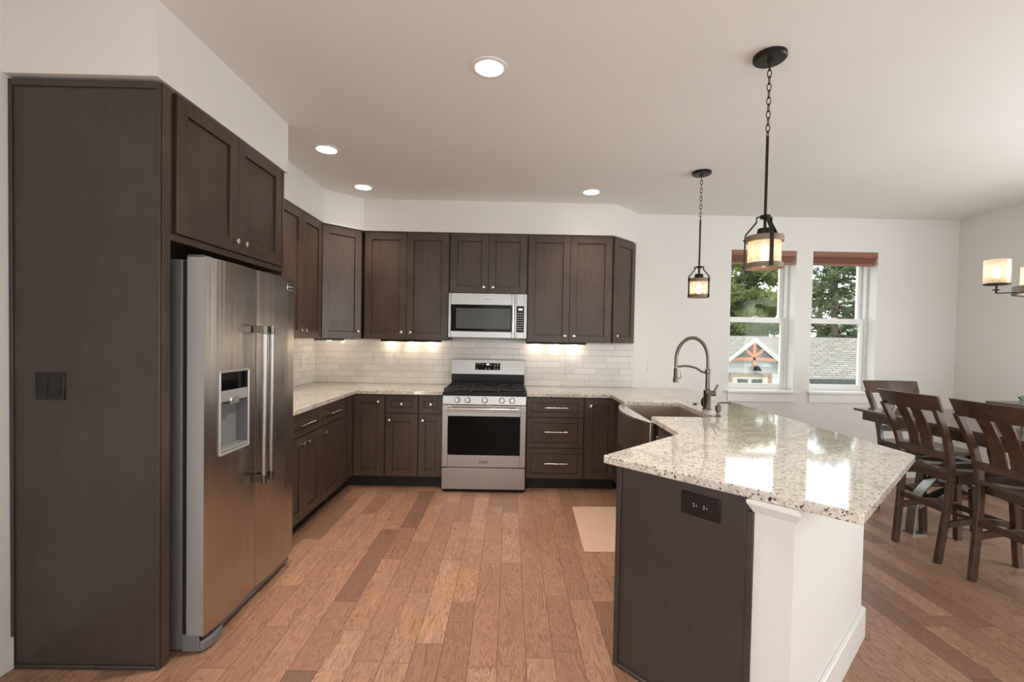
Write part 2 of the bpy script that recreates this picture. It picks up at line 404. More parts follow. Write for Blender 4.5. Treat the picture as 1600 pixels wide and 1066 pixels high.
M['tabletop'] = wood('dark_table_wood', (.05, .026, .017), (.14, .08, .055), (12, 1.5, 12), .13, True, 2.4, .02)
M['tableiron'] = plain('black_iron', (.22, .215, .205), .26, .95)
M['succulent'] = plain('succulent_green', (.07, .12, .06), .5)
M['tray'] = wood('grey_brown_tray_wood', (.10, .08, .065), (.22, .18, .15), (10, 2, 10), .6)
M['pot'] = plain('pale_green_pot', (.42, .46, .38), .4)
def make_mat():
    n = NT('tan_floor_mat'); h = n.noise(n.coord(), 140, 2); c = n.mix(n.noise(n.coord(), 8, 4), (.64, .43, .30), (.72, .50, .36)); n.bump(h, .3, .002); return n.set(c, .8)
M['mat'] = make_mat()

# ------------------------------------------------------------------ the room
XL, XR, YB, H = -1.83, 4.96, -9.0, 2.745
struct(MB().box(XL - .12, YB, -.05, XR + .12, 0.2, 0).build('floor', M['floor'], smooth=False))
struct(MB().box(XL - .12, YB, H, XR + .12, .24, H + .1).build('ceiling', M['ceiling'], smooth=False))
W1 = (2.545, 3.238); W2 = (3.412, 4.103); WZ0, WZ1 = .885, 2.39; WT = .24
wb = MB()
wb.box(XL - .12, 0, 0, W1[0], WT, H); wb.box(W1[1], 0, 0, W2[0], WT, H); wb.box(W2[1], 0, 0, XR + .12, WT, H)
for w in (W1, W2): wb.box(w[0], 0, 0, w[1], WT, WZ0); wb.box(w[0], 0, WZ1, w[1], WT, H)
struct(wb.build('wall_back', M['wall'], smooth=False))
struct(MB().box(XL - .12, -5.9, 0, XL, 0, H).box(XL - .12, YB, 0, XL, -8.1, H).box(XL - .12, -8.1, 2.2, XL, -5.9, H).build('wall_left', M['wall'], smooth=False))
wr = MB(); wr.box(XR, -2.2, 0, XR + .12, 0, H); wr.box(XR, YB, 0, XR + .12, -4.1, H); wr.box(XR, -4.1, 2.25, XR + .12, -2.2, H); wr.box(XR, -4.1, 0, XR + .12, -2.2, .55)
struct(wr.build('wall_right', M['wall'], smooth=False))
wk = MB(); wk.box(XL, YB - .12, 0, -.6, YB, H); wk.box(4.2, YB - .12, 0, XR, YB, H); wk.box(-.6, YB - .12, 0, 4.2, YB, .35); wk.box(-.6, YB - .12, 2.4, 4.2, YB, H)
struct(wk.build('wall_rear', M['wall'], smooth=False))
# soffit above the cabinets
sof = MB(); S0 = 2.438
sof.prism([(XL, -2.975), (-1.214, -2.975), (-1.214, -1.886), (-1.498, -1.886), (-1.498, -.61), (-1.222, -.331), (1.232, -.331), (1.55, 0), (XL, 0)], S0, H)
struct(sof.build('trim_1', M['wall'], smooth=False))
# baseboards
struct(B(XL, -5.9, 0, XL + .015, -2.948, .135).build('baseboard_left', M['trim'], bevel=.003))
struct(MB().box(1.965, -.016, 0, XR, 0, .135).build('baseboard_back', M['trim'], bevel=.003))
struct(B(XR - .015, -4.4, 0, XR, 0, .135).build('baseboard_right', M['trim'], bevel=.003))

# knee wall of the peninsula
PE = Vector((1.146, -3.398)); WF = Vector((1.945, -2.668)); PR = Vector((1.068, -3.302))
kd = (WF - PE).normalized(); kn = Vector((kd.y, -kd.x))        # outward (towards camera right)
struct(MB().prism([tuple(PE), tuple(WF), (1.83, -2.62), tuple(PR)], 0, .878).build('wall_peninsula', M['wall'], smooth=False))
struct(MB().prism([tuple(WF), (1.945, 0), (1.83, 0), (1.83, -2.62)], 0, .878).build('wall_bar', M['wall'], smooth=False))
kb = MB(); o1 = PE + kn * .015; o2 = WF + kn * .015
kb.prism([tuple(PE), tuple(o1), (o2.x + .006, o2.y), (1.96, WF.y + .006), (1.96, 0), (1.945, 0), tuple(WF)], 0, .142)
struct(kb.build('baseboard_peninsula', M['trim'], bevel=.004))
pc = MB(); pd = (PE - PR).normalized(); pn = Vector((pd.y, -pd.x))
if pn.y > 0: pn = -pn
def crown(mb, a, b, n, zt, zb, out):
    a = Vector(a); b = Vector(b); n = Vector(n)
    e = (b - a).normalized()
    q = [(a - e * .004, 0, zb), (b + e * .006, 0, zb), (b + e * out, out, zt - .012), (a - e * .018, out, zt - .012), (b + e * out, out, zt), (a - e * .018, out, zt)]
    P = [Vector((p.x + n.x * o, p.y + n.y * o, z)) for p, o, z in q]
    Bk = [Vector((p.x - n.x * .0, p.y - n.y * .0, z)) for p, o, z in ((a - e * .004, 0, zt), (b + e * .006, 0, zt))]
    mb.add(P + Bk, [(0, 1, 2, 3), (3, 2, 4, 5), (5, 4, 7, 6), (0, 6, 7, 1), (0, 3, 5, 6), (1, 7, 4, 2)])
crown(pc, PR, PE, pn, .878, .832, .026)
a = WF - kd * .004
crown(pc, WF, WF + Vector((0, .25)), Vector((1, 0)), .878, .832, .03)
struct(pc.build('trim_2', M['trim'], smooth=False))

# backsplash tile
sp = MB(); sp.box(XL, -.010, .9145, 1.525, 0, 1.386); sp.box(XL, -1.93, .9145, XL + .010, -.010, 1.386)
struct(sp.build('trim_3', M['tile'], smooth=False))

# ------------------------------------------------------------------ windows
def window(idx, w):
    x0, x1 = w; e = bpy.data.objects.new('window_%d' % idx, None); COL.objects.link(e); e.location = (x0, .12, WZ0); struct(e)
    W = x1 - x0; Hh = WZ1 - WZ0
    def loc(mb, name, mat, bevel=.002, parent=e): return mb.build(name, mat, parent, bevel=bevel)
    fr = MB(); t = .028
    fr.box(0, 0, 0, t, .10, Hh); fr.box(W - t, 0, 0, W, .10, Hh); fr.box(t, 0, 0, W - t, .10, .03); fr.box(t, 0, Hh - .03, W - t, .10, Hh)
    loc(fr, 'window_frame', M['trim'])
    def sash(name, z0, z1, y0, st, rb, rt):
        s = MB(); s.box(t, y0, z0, t + st, y0 + .035, z1); s.box(W - t - st, y0, z0, W - t, y0 + .035, z1)
        s.box(t + st, y0, z0, W - t - st, y0 + .035, z0 + rb); s.box(t + st, y0, z1 - rt, W - t - st, y0 + .035, z1)
        so = loc(s, name, M['trim'])
        B(t + st, y0 + .015, z0 + rb, W - t - st, y0 + .019, z1 - rt).build('pane', M['pane'], so, smooth=False)
    mid = 1.655 - WZ0
    sash('upper_sash', mid - .02, Hh - .03, .055, .045, .04, .04)
    sash('lower_sash', .03, mid + .035, .012, .040, .055, .055)
    st = MB(); st.box(-.025, -.165, -.002, W + .025, -.12, .022); st.box(0, -.12, -.002, W, .0, .022)
    loc(st, 'window_sill', M['trim'], .004)
    loc(B(-.008, -.135, -.098, W + .008, -.1205, -.002), 'window_apron', M['trim'], .003)
    lk = MB(); lk.box(W / 2 - .03, .02, mid + .035, W / 2 + .03, .045, mid + .045); loc(lk, 'sash_lock', M['trim'])
    return e
window(1, W1); window(2, W2)
def blind(w, label):
    x0, x1 = w; g = .004; L = x1 - x0 - 2 * g
    e = thing('window_blind', label, 'blind', (x0 + g, 0.01, WZ1 - .145), 0, 'raised wooden blinds')
    v = MB(); v.strip([(0, 0, .142), (0, -.002, .105), (0, .012, .095)], (1, 0, 0), .001, .008) if False else None
    v.prism([(0, .0), (0, .045), (.012, .045), (.012, .008), (.006, 0)], 0, L, Matrix(((0, 0, 1, 0), (1, 0, 0, 0), (0, 1, 0, 0), (0, 0, 0, 1))) @ Matrix.Rotation(0, 4, 'X')) if False else None
    v.box(0, -.012, .098, L, .004, .143); v.box(.0, -.006, .086, L, .004, .100); v.box(0, .004, .12, L, .05, .143)
    v.build('valance', M['blind'], e, bevel=.003)
    s = MB()
    for k in range(9): s.box(.012, .008, .030 + k * .0095, L - .012, .058, .036 + k * .0095)
    s.build('slat_stack', M['blind'], e, bevel=.001)
    B(.010, .006, .005, L - .010, .06, .026).build('bottom_rail', M['blind'], e, bevel=.003)
    return e
blind(W1, 'raised red-brown wooden blind at the top of the left window'); blind(W2, 'raised red-brown wooden blind at the top of the right window')

# right-hand glazed opening and rear window (outside the picture)
ow = bpy.data.objects.new('window_3', None); COL.objects.link(ow); ow.location = (XR, -3.15, .55); struct(ow)
f = MB(); f.box(.02, -.9, 0, .1, -.85, 1.7); f.box(.02, .85, 0, .1, .9, 1.7); f.box(.02, -.03, .05, .1, .03, 1.65); f.box(.02, -.85, 1.65, .1, .85, 1.7); f.box(.02, -.85, 0, .1, .85, .05)
f.build('window_frame', M['trim'], ow)
ow = bpy.data.objects.new('window_4', None); COL.objects.link(ow); ow.location = (1.8, YB, .35); struct(ow)
f = MB(); f.box(-2.4, -.1, 0, -2.34, -.02, 2.05); f.box(2.34, -.1, 0, 2.4, -.02, 2.05); f.box(-.03, -.1, 0, .03, -.02, 2.05); f.box(-2.34, -.1, 1.99, 2.34, -.02, 2.05); f.box(-2.34, -.1, 0, 2.34, -.02, .06)
f.build('window_frame', M['trim'], ow)

# ------------------------------------------------------------------ cabinets
def shaker_mb(w, h, rail=.066, t=.02):
    m = MB(); r = min(rail, w * .28, h * .28)
    m.box(0, -t, 0, r, 0, h); m.box(w - r, -t, 0, w, 0, h); m.box(r, -t, 0, w - r, 0, r); m.box(r, -t, h - r, w - r, 0, h)
    m.box(r, -.003, r, w - r, 0, h - r); g = .0028
    m.box(r + g, -t + .011, r + g, w - r - g, -.003, h - r - g)
    return m
KNOB = [(.0055, 0), (.0055, .014), (.0135, .016), (.0155, .021), (.0145, .026), (.009, .0285), (.001, .029)]
_mesh = {}
def door(parent, x0, x1, z0, z1, y, knob=None, name='door', pull=None):
    w, h = x1 - x0, z1 - z0
    d = shaker_mb(w, h, .066 if name == 'door' else .045).build(name, M['cab' if name == 'door' else 'cabh'], parent, (x0, y, z0), bevel=.0022)
    if knob:
        o = MB().lathe(KNOB, n=16, axis='y').build('knob', M['nickel'], d, (knob[0] - x0, -.02, knob[1] - z0))
    if pull:
        c, L = pull; m = MB(); cx, cz = c[0] - x0, c[1] - z0
        m.cyl((cx - L / 2, -.048, cz), (cx + L / 2, -.048, cz), .0058); m.cyl((cx - L * .36, -.048, cz), (cx - L * .36, -.012, cz), .0045); m.cyl((cx + L * .36, -.048, cz), (cx + L * .36, -.012, cz), .0045)
        m.build('pull', M['nickel'], d)
    return d
G = .003
def cabinet(label, loc, rz, w, d, z0, z1, fronts, toe=False, name='base_cabinet', group=None):
    e = thing(name, label, 'cabinet', (loc[0], loc[1], 0), rz, group)
    b = MB(); b.box(.001, -(d - .021), z0, w - .001, -.0015, z1); b.build('body', M['cab'], e, bevel=.001)
    if toe: B(.001, -(d - .09), .0, w - .001, -(d - .11), z0).build('toe_kick', M['toe'], e)
    for fr in fronts:
        kind, a, b2, c, dd = fr[:5]; kw = fr[5] if len(fr) > 5 else {}
        door(e, a, b2, c, dd, -(d - .021), name=kind, **kw)
    return e
BZ0, BZ1 = .112, .876           # base cabinet body
DZ0, DZ1 = .118, .868
UZ0, UZ1 = 1.380, 2.434
# --- upper cabinets on the back wall
def upper2(label, x0, x1, z0, kz):
    w = x1 - x0; m = w / 2
    return cabinet(label, (x0, 0), 0, w, .33, z0, UZ1, [('door', .008, m - .002, z0 + .002, UZ1 - .012, {'knob': (m - .045, kz)}), ('door', m + .002, w - .008, z0 + .002, UZ1 - .012, {'knob': (m + .045, kz)})], name='upper_cabinet')
upper2('tall two-door dark wooden wall cabinet just left of the microwave', -1.219, -.384, UZ0, 1.452)
upper2('short two-door dark wooden wall cabinet directly above the microwave', -.381, .381, 1.848, 1.908)
upper2('tall two-door dark wooden wall cabinet just right of the microwave', .384, 1.219, UZ0, 1.445)
# left wall uppers (face +x)
cabinet('two-door dark wooden wall cabinet on the left wall beside the refrigerator', (XL, -1.435), R(90), .80, .33, UZ0, UZ1,
        [('door', .004, .3985, UZ0 + .002, UZ1 - .012, {'knob': (.356, 1.452)}), ('door', .4015, .796, UZ0 + .002, UZ1 - .012, {'knob': (.444, 1.452)})], name='upper_cabinet')
cabinet('narrow one-door dark wooden wall cabinet tucked behind the refrigerator tower', (XL, -1.925), R(90), .487, .33, UZ0, UZ1,
        [('door', .004, .483, UZ0 + .002, UZ1 - .012, {'knob': (.44, 1.452)})], name='upper_cabinet')
def poly_cabinet(label, poly, z0, z1, faces, toe=None, name='base_cabinet'):
    e = thing(name, label, 'cabinet', (poly[0][0], poly[0][1], 0))
    q = [(x - poly[0][0], y - poly[0][1]) for x, y in poly]
    MB().prism(q, z0, z1).build('body', M['cab'], e, bevel=.001)
    if toe: MB().prism([(x - poly[0][0], y - poly[0][1]) for x, y in toe], 0, z0).build('toe_kick', M['toe'], e)
    for (a, b, c, dz0, dz1, kn) in faces:
        a = Vector(a) - Vector(poly[0]); b = Vector(b) - Vector(poly[0]); L = (b - a).length; ang = math.atan2(b.y - a.y, b.x - a.x)
        d = shaker_mb(L, dz1 - dz0).build('door', M['cab'], e, (a.x, a.y, dz0), (0, 0, ang), bevel=.0022)
        if kn is not None: MB().lathe(KNOB, n=16, axis='y').build('knob', M['nickel'], d, (kn, -.02, c - dz0))
    return e
# corner diagonal (left) : body behind the line (-1.50,-.61)-(-1.22,-.33)
s = .0148
A = Vector((-1.507, -.622)); Bq = Vector((-1.232, -.347))
dv = (Bq - A).normalized(); nn = Vector((-dv.y, dv.x))    # into cabinet
a2, b2 = A + nn * .021, Bq + nn * .021
poly_cabinet('diagonal one-door dark wooden wall cabinet across the left corner', [(XL + .0015, -.0015), (XL + .0015, -.632), (a2.x - .004, -.632), (a2.x, a2.y), (b2.x, b2.y), (b2.x + .002, -.0015)], UZ0, UZ1,
             [(A + nn * .021 + dv * .004, Bq + nn * .021 - dv * .004, 1.455, UZ0 + .002, UZ1 - .012, (Bq - A).length - .045)], name='upper_cabinet')
A = Vector((1.222, -.328)); Bq = Vector((1.529, -.012)); dv = (Bq - A).normalized(); nn = Vector((-dv.y, dv.x)); a2, b2 = A + nn * .021, Bq + nn * .021
poly_cabinet('angled one-door dark wooden wall cabinet ending the row on the right', [(1.2205, -.0015), (1.2205, a2.y + (1.2205 - a2.x) * dv.y / dv.x), (b2.x, -.0015)], UZ0, UZ1,
             [(a2 + dv * .030, b2 - dv * .002, 1.455, UZ0 + .002, UZ1 - .012, .045)], name='upper_cabinet')

# --- base cabinets on the back wall
cabinet('narrow dark wooden base cabinet with one small drawer, second left of the range', (-.918, 0), 0, .305, .62, BZ0, BZ1,
        [('drawer', .006, .299, .710, DZ1, {'knob': (.149, .790)}), ('door', .006, .299, DZ0, .695, {'knob': (.040, .640)})], True)
cabinet('narrowest dark wooden base cabinet touching the left side of the range', (-.611, 0), 0, .227, .62, BZ0, BZ1,
        [('drawer', .004, .223, .710, DZ1, {'knob': (.112, .790)}), ('door', .004, .223, DZ0, .695, {'knob': (.040, .640)})], True)
cabinet('dark wooden base cabinet with three stacked drawers right of the range', (.386, 0), 0, .535, .62, BZ0, BZ1,
        [('drawer', .005, .526, .690, DZ1, {'pull': ((.275, .778), .215)}), ('drawer', .005, .526, .405, .682, {'pull': ((.275, .555), .215)}), ('drawer', .005, .526, DZ0, .397, {'pull': ((.275, .262), .215)})], True)
cabinet('one-door dark wooden base cabinet between the three drawers and the sink', (.924, 0), 0, .296, .62, BZ0, BZ1,
        [('door', .012, .290, DZ0, DZ1, {'knob': (.058, .800)})], True)
# corner lazy susan on the left
poly_cabinet('dark wooden corner base cabinet with two hinged leaves in the left corner',
             [(XL + .0015, -.0015), (XL + .0015, -.860), (-1.232, -.860), (-1.232, -.600), (-.921, -.600), (-.921, -.0015)], BZ0, BZ1,
             [((-1.207, -.600), (-.926, -.600), .808, DZ0, DZ1, .225), ((-1.232, -.856), (-1.232, -.624), .808, DZ0, DZ1, None)],
             toe=[(-1.29, -.859), (-1.31, -.859), (-1.31, -.51), (-.921, -.51), (-.921, -.53), (-1.29, -.53)])
# left wall base run (face +x); local x runs towards +y
cabinet('dark wooden base cabinet with one drawer over one door on the left wall', (XL, -1.319), R(90), .456, .62, BZ0, BZ1,
        [('drawer', .004, .452, .710, DZ1, {'pull': ((.228, .787), .20)}), ('door', .004, .452, DZ0, .702, {'knob': (.045, .652)})], True)
cabinet('two-door dark wooden base cabinet with wide drawer beside the refrigerator', (XL, -1.926), R(90), .604, .62, BZ0, BZ1,
        [('drawer', .004, .600, .710, DZ1, {'pull': ((.31, .787), .22)}), ('door', .004, .3005, DZ0, .702, {'knob': (.262, .652)}), ('door', .3035, .600, DZ0, .702, {'knob': (.345, .652)})], True)
# peninsula run (face -x at x=1.18); local x runs towards -y
PX = 1.178
cabinet('dark wooden sink base cabinet under the steel apron sink', (1.8285, -1.035), R(-90), .89, 1.8285 - PX, BZ0, .60,
        [('door', .010, .443, DZ0, .56, {'knob': (.40, .52)}), ('door', .447, .880, DZ0, .56, {'knob': (.49, .52)})], True)
cabinet('tall-door dark wooden base cabinet on the peninsula past the sink', (1.8285, -1.928), R(-90), .45, 1.8285 - PX, BZ0, BZ1,
        [('door', .010, .44, DZ0, DZ1, {'knob': (.06, .80)})], True)
poly_cabinet('dark wooden filler cabinet closing the corner left of the sink', [(1.2225, -.0015), (1.2225, -.624), (PX + .021, -.624), (PX + .021, -1.032), (1.828, -1.032), (1.828, -.0015)], BZ0, BZ1,
             [], toe=[(1.27, -1.03), (1.27, -.53), (1.29, -.53), (1.29, -1.03)])
# strips either side of the apron, sit above the sink base
# peninsula end cabinet, carrying the big dark end panel
PL = Vector((.697, -2.878)); q = PR - PL; pdir = q.normalized(); pin = Vector((-pdir.y, pdir.x))   # inward normal (towards +x,+y)
endcab = thing('peninsula_end_cabinet', 'large dark end cabinet of the peninsula with plain panel facing the camera', 'cabinet', (PL.x, PL.y, 0))
i0 = PL + pin * .018; i1 = PR + pin * .018
inner = Vector((PX + .021, -2.381))
body = [i0, i1 + pin * .0, Vector((1.826, -2.628)), Vector((1.826, -2.381)), inner]
bl = [tuple(p - PL) for p in body]
MB().prism(bl, BZ0 - .004, .876).build('body', M['cab'], endcab)
tk = [i0 + pdir * .0 + Vector((.06, .0)), i1, Vector((1.826, -2.628)), Vector((1.826, -2.381)), inner + Vector((.06, 0))]
MB().prism([tuple(p - PL) for p in tk], 0, BZ0 - .004).build('toe_kick', M['toe'], endcab)
def slab(a, b, z0, z1, o0, o1):   # slab along panel line, offsets outward negative
    a = Vector(a); b = Vector(b); return [(a - pin * o) for o in (0,)]
def pan(u0, u1, z0, z1, t0, t1):
    P = [PL + pdir * u0 + pin * t0, PL + pdir * u1 + pin * t0, PL + pdir * u1 + pin * t1, PL + pdir * u0 + pin * t1]
    return MB().prism([tuple(p - PL) for p in P], z0, z1)
PLn = q.length
pan(0, PLn - .001, .0, .876, .004, .0178).build('end_panel', M['panel'], endcab)
mm = pan(0, .022, 0, .876, -.006, .004); mm.v += []; mm.build('edge_strip', M['panel'], endcab, bevel=.002)
pan(PLn - .020, PLn - .001, 0, .832, -.006, .004).build('edge_strip', M['panel'], endcab, bevel=.002)
pan(.022, PLn - .020, 0, .016, -.009, .004).build('bottom_moulding', M['panel'], endcab, bevel=.005, seg=3)
# two doors on its kitchen side
kq = inner - i0; kang = math.atan2(kq.y, kq.x)
dd_ = shaker_mb(kq.length - .05, .75).build('door', M['cab'], endcab, (inner.x - PL.x - kq.normalized().x * .02, inner.y - PL.y - kq.normalized().y * .02, .118), (0, 0, kang + math.pi), bevel=.002)
MB().lathe(KNOB, n=16, axis='y').build('knob', M['nickel'], dd_, (kq.length - .10, -.02, .69))

# ------------------------------------------------------------------ refrigerator tower
tw = thing('refrigerator_cabinet', 'tall dark tower around the refrigerator with two doors above it', 'cabinet', (XL, -2.945, 0))
MB().box(.0015, 0, 0, .616, .046, 2.426).build('side_panel', M['cab'], tw, bevel=.001)
MB().box(.0015, -.0035, 0, .612, .0, 2.426).build('end_panel', M['panel'], tw)
t = MB(); t.box(.0015, -.0105, 0, .016, -.0036, 2.426); t.box(.598, -.0105, 0, .614, -.0036, 2.426); t.box(.016, -.0105, 2.400, .598, -.0036, 2.426); t.build('edge_moulding', M['panel'], tw, bevel=.002)
MB().box(.016, -.013, 0, .598, -.0036, .018).build('bottom_moulding', M['panel'], tw, bevel=.005, seg=3)
MB().box(.0015, .990, 0, .616, 1.014, 2.43).build('side_panel', M['cab'], tw, bevel=.001)
MB().box(.0015, .0465, 1.80, .600, .9895, 2.43).build('body', M['cab'], tw, bevel=.001)
MB().box(.600, .0465, 1.80, .612, .9895, 1.828).build('bottom_rail', M['cab'], tw, bevel=.001)
door_t = shaker_mb(.440, .592).build('door', M['cab'], tw, (.6005, .078, 1.834), (0, 0, R(90)), bevel=.0022)
MB().lathe(KNOB, n=16, axis='y').build('knob', M['nickel'], door_t, (.405, -.02, .052))
door_t = shaker_mb(.450, .592).build('door', M['cab'], tw, (.6005, .522, 1.834), (0, 0, R(90)), bevel=.0022)
MB().lathe(KNOB, n=16, axis='y').build('knob', M['nickel'], door_t, (.040, -.02, .052))

# ------------------------------------------------------------------ refrigerator
FX = -1.090; FY0, FY1 = -2.852, -2.028
fr = thing('refrigerator', 'stainless side-by-side refrigerator with dispenser and long bar handles', 'refrigerator', (FX, FY0, 0))
FW = FY1 - FY0; BX = -.110   # local: x out of the wall, y along the wall
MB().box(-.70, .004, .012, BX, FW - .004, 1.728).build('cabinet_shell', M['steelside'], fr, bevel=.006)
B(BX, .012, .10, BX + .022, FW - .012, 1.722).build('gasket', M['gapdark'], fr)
def bul(v, w): return .012 * (1 - (2 * v / w - 1) ** 2)
def fridge_door(y0, y1, z0, z1, hole=None, name='door'):
    w = y1 - y0; ys = [w * i / 14 for i in range(15)]; zs = [z0, z1]
    if hole:
        hy0, hy1, hz0, hz1 = hole; ys = sorted(set([round(v, 5) for v in ys if not (abs(v - hy0) < .012 or abs(v - hy1) < .012)] + [hy0, hy1])); zs = [z0, hz0, hz1, z1]
    m = MB(); n = len(ys); vs = []
    for z in zs:
        for y in ys: vs.append((bul(y, w) - .012, y0 + y, z))
    fs = []
    for k in range(len(zs) - 1):
        for i in range(n - 1):
            if hole and k == 1 and ys[i] >= hy0 - 1e-6 and ys[i + 1] <= hy1 + 1e-6: continue
            fs.append((k * n + i, k * n + i + 1, (k + 1) * n + i + 1, (k + 1) * n + i))
    m.add(vs, fs); top = len(zs) - 1
    return m, w
def panel_sides(y0, y1, z0, z1, w):
    m = MB(); x0 = BX + .024
    ys = [w * i / 14 for i in range(15)]
    # edge shell
    prof = [(bul(y, w) - .0125, y0 + y) for y in ys] + [(x0, y1), (x0, y0)]
    m.prism(prof, z0, z1); return m
Z0, Z1 = .075, 1.742; SP = .402
# left (freezer) door with recess, right door
for (y0, y1, hole) in ((0, SP, (.092, .322, .852, 1.232)), (SP + .006, FW, None)):
    m, w = fridge_door(y0, y1, Z0, Z1, hole)
    d = m.build('door', M['steel2'], fr, recalc=False)
    me = MB()
    x0 = BX + .024
    me.box(x0, y0, Z0, -.0125, y0 + .003, Z1); me.box(x0, y1 - .003, Z0, -.0125, y1, Z1)
    me.prism([(bul(y, w) - .0125, y0 + y) for y in [w * i / 14 for i in range(15)]] + [(x0, y1), (x0, y0)], Z1 - .003, Z1)
    me.prism([(bul(y, w) - .0125, y0 + y) for y in [w * i / 14 for i in range(15)]] + [(x0, y1), (x0, y0)], Z0, Z0 + .003)
    if hole:
        me.box(x0, y0 + .003, Z0 + .003, x0 + .002, y1 - .003, Z1 - .003)
    else:
        me.box(x0, y0 + .003, Z0 + .003, x0 + .002, y1 - .003, Z1 - .003)
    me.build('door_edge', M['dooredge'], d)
    hy = (SP - .030) if hole else (SP + .038)
    h = MB(); hx = .052
    h.cyl((hx, hy, .66), (hx, hy, 1.432), .0125, n=20)
    h.build('handle', M['steel'], d)
    for zz in (.640, 1.410):
        c = MB(); c.cyl((hx, hy, zz), (hx, hy, zz + .045), .0145, n=20); c.box(-.004, hy - .010, zz + .006, hx, hy + .010, zz + .040)
        c.build('handle_bracket', M['gunmetal'], d, bevel=.002)
    if hole:
        hy0, hy1, hz0, hz1 = hole; dp = M['greyplastic']
        ds = bpy.data.objects.new('dispenser', None); COL.objects.link(ds); ds.parent = d
        c = MB(); D = -.062; fx = -.006
        c.box(D - .004, hy0, hz0, D, hy1, hz1); c.box(D, hy0, hz0, fx, hy0 + .004, hz1); c.box(D, hy1 - .004, hz0, fx, hy1, hz1); c.box(D, hy0, hz0, fx, hy1, hz0 + .006); c.box(D, hy0, hz1 - .004, fx, hy1, hz1)
        c.build('dispenser_cavity', M['greyplastic'], d)
        bpy.data.objects.remove(ds)
        B(D + .01, hy0 + .004, 1.145, -.008, hy1 - .004, hz1 - .004).build('dispenser_screen', M['blackgloss'], d)
        B(D + .01, hy0 + .004, 1.092, -.004, hy1 - .004, 1.144).build('dispenser_control', M['silverplastic'], d, bevel=.003)
        B(D + .02, hy0 + .085, 1.075, .000, hy0 + .150, 1.110).build('dispenser_lever', M['chrome'], d, bevel=.003)
        tr_ = MB(); P = [(0, hy0, hz0), (0, hy1, hz0), (0, hy1, hz1), (0, hy0, hz1)]
        for i in range(4):
            a, b = Vector(P[i]), Vector(P[(i + 1) % 4]); a.x = bul(a.y, w) - .010; b.x = bul(b.y, w) - .010; tr_.cyl(a, b, .0055, n=10)
        tr_.build('dispenser_trim', M['silverplastic'], d)
        ty = MB(); ty.box(D + .004, hy0 + .006, hz0 + .006, -.004, hy1 - .006, hz0 + .022); ty.build('drip_tray', M['silverplastic'], d, bevel=.002)
        tb = MB(); tb.cyl((D + .022, hy0 + .03, hz0 + .03), (D + .022, hy0 + .03, 1.09), .007); tb.build('water_tube', M['chrome'], d)
    else:
        bd = B(-.006, FW - .105, 1.672, -.0015, FW - .035, 1.712).build('badge', M['chrome'], d, bevel=.002)
        bp_ = B(-.0015, FW - .100, 1.677, -.0008, FW - .040, 1.707).build('badge_plate', M['badge'], d)
        text_mesh('lettering', 'MAYTAG', .0135, M['print'], bp_, (-.0005, FW - .070, 1.692), (R(90), 0, R(90)))
kg = MB(); kg.box(-.10, .012, .022, -.050, FW - .012, .068); kg.box(-.05, .10, .030, -.024, FW - .02, .070); kg.build('kick_grille', M['greyplastic'], fr, bevel=.004)
ft = MB(); ft.prism([(-.105, .006), (-.02, .006), (.0, .05), (-.005, .13), (-.06, .15), (-.105, .15)], .004, .050); ft.build('foot_cover', M['greyplastic'], fr, bevel=.006)
B(-.108, -.0005, .008, -.030, .008, .085).build('foot_cover', M['greyplastic'], fr, bevel=.004)
hg = MB(); hg.box(-.095, .012, 1.728, -.025, .07, 1.750); hg.build('hinge_cover', M['greyplastic'], fr, bevel=.004)

# ------------------------------------------------------------------ countertops and sink
T0, T1 = .8785, .914
ct = MB().prism([(XL + .0015, -.0015), (XL + .0015, -1.927), (-1.180, -1.927), (-1.180, -.650), (-.384, -.650), (-.384, -.0015)], T0, T1).build('countertop', M['granite'], bevel=.004)
tag(ct, 'L-shaped speckled granite countertop along the left and back walls', 'countertop')
main = [(.384, -.0015), (.384, -.650), (1.160, -.650), (1.160, -1.098), (1.165, -1.112), (1.590, -1.118), (1.600, -1.14), (1.602, -1.81), (1.590, -1.832), (1.165, -1.838), (1.158, -1.86), (1.150, -2.383),
        (.634, -2.878), (1.268, -3.526), (2.076, -2.788), (2.090, -.0015)]
def tri_prism(poly, z0, z1):
    bm = bmesh.new(); vs = [bm.verts.new((x, y, z0)) for x, y in poly]; f = bm.faces.new(vs)
    r = bmesh.ops.extrude_face_region(bm, geom=[f]); bmesh.ops.translate(bm, vec=(0, 0, z1 - z0), verts=[v for v in r['geom'] if isinstance(v, bmesh.types.BMVert)])
    bmesh.ops.recalc_face_normals(bm, faces=bm.faces)
    bmesh.ops.triangulate(bm, faces=[f for f in bm.faces if len(f.verts) > 4]); 
    me = bpy.data.meshes.new('countertop'); bm.to_mesh(me); bm.free(); return me
me = tri_prism(main, T0, T1); me.materials.append(M['granite'])
cm = bpy.data.objects.new('countertop', me); COL.objects.link(cm)
bv = cm.modifiers.new('bevel', 'BEVEL'); bv.width = .006; bv.segments = 3; bv.limit_method = 'ANGLE'; bv.angle_limit = R(40)
tag(cm, 'large angled granite countertop wrapping the sink and ending in the peninsula bar', 'countertop')

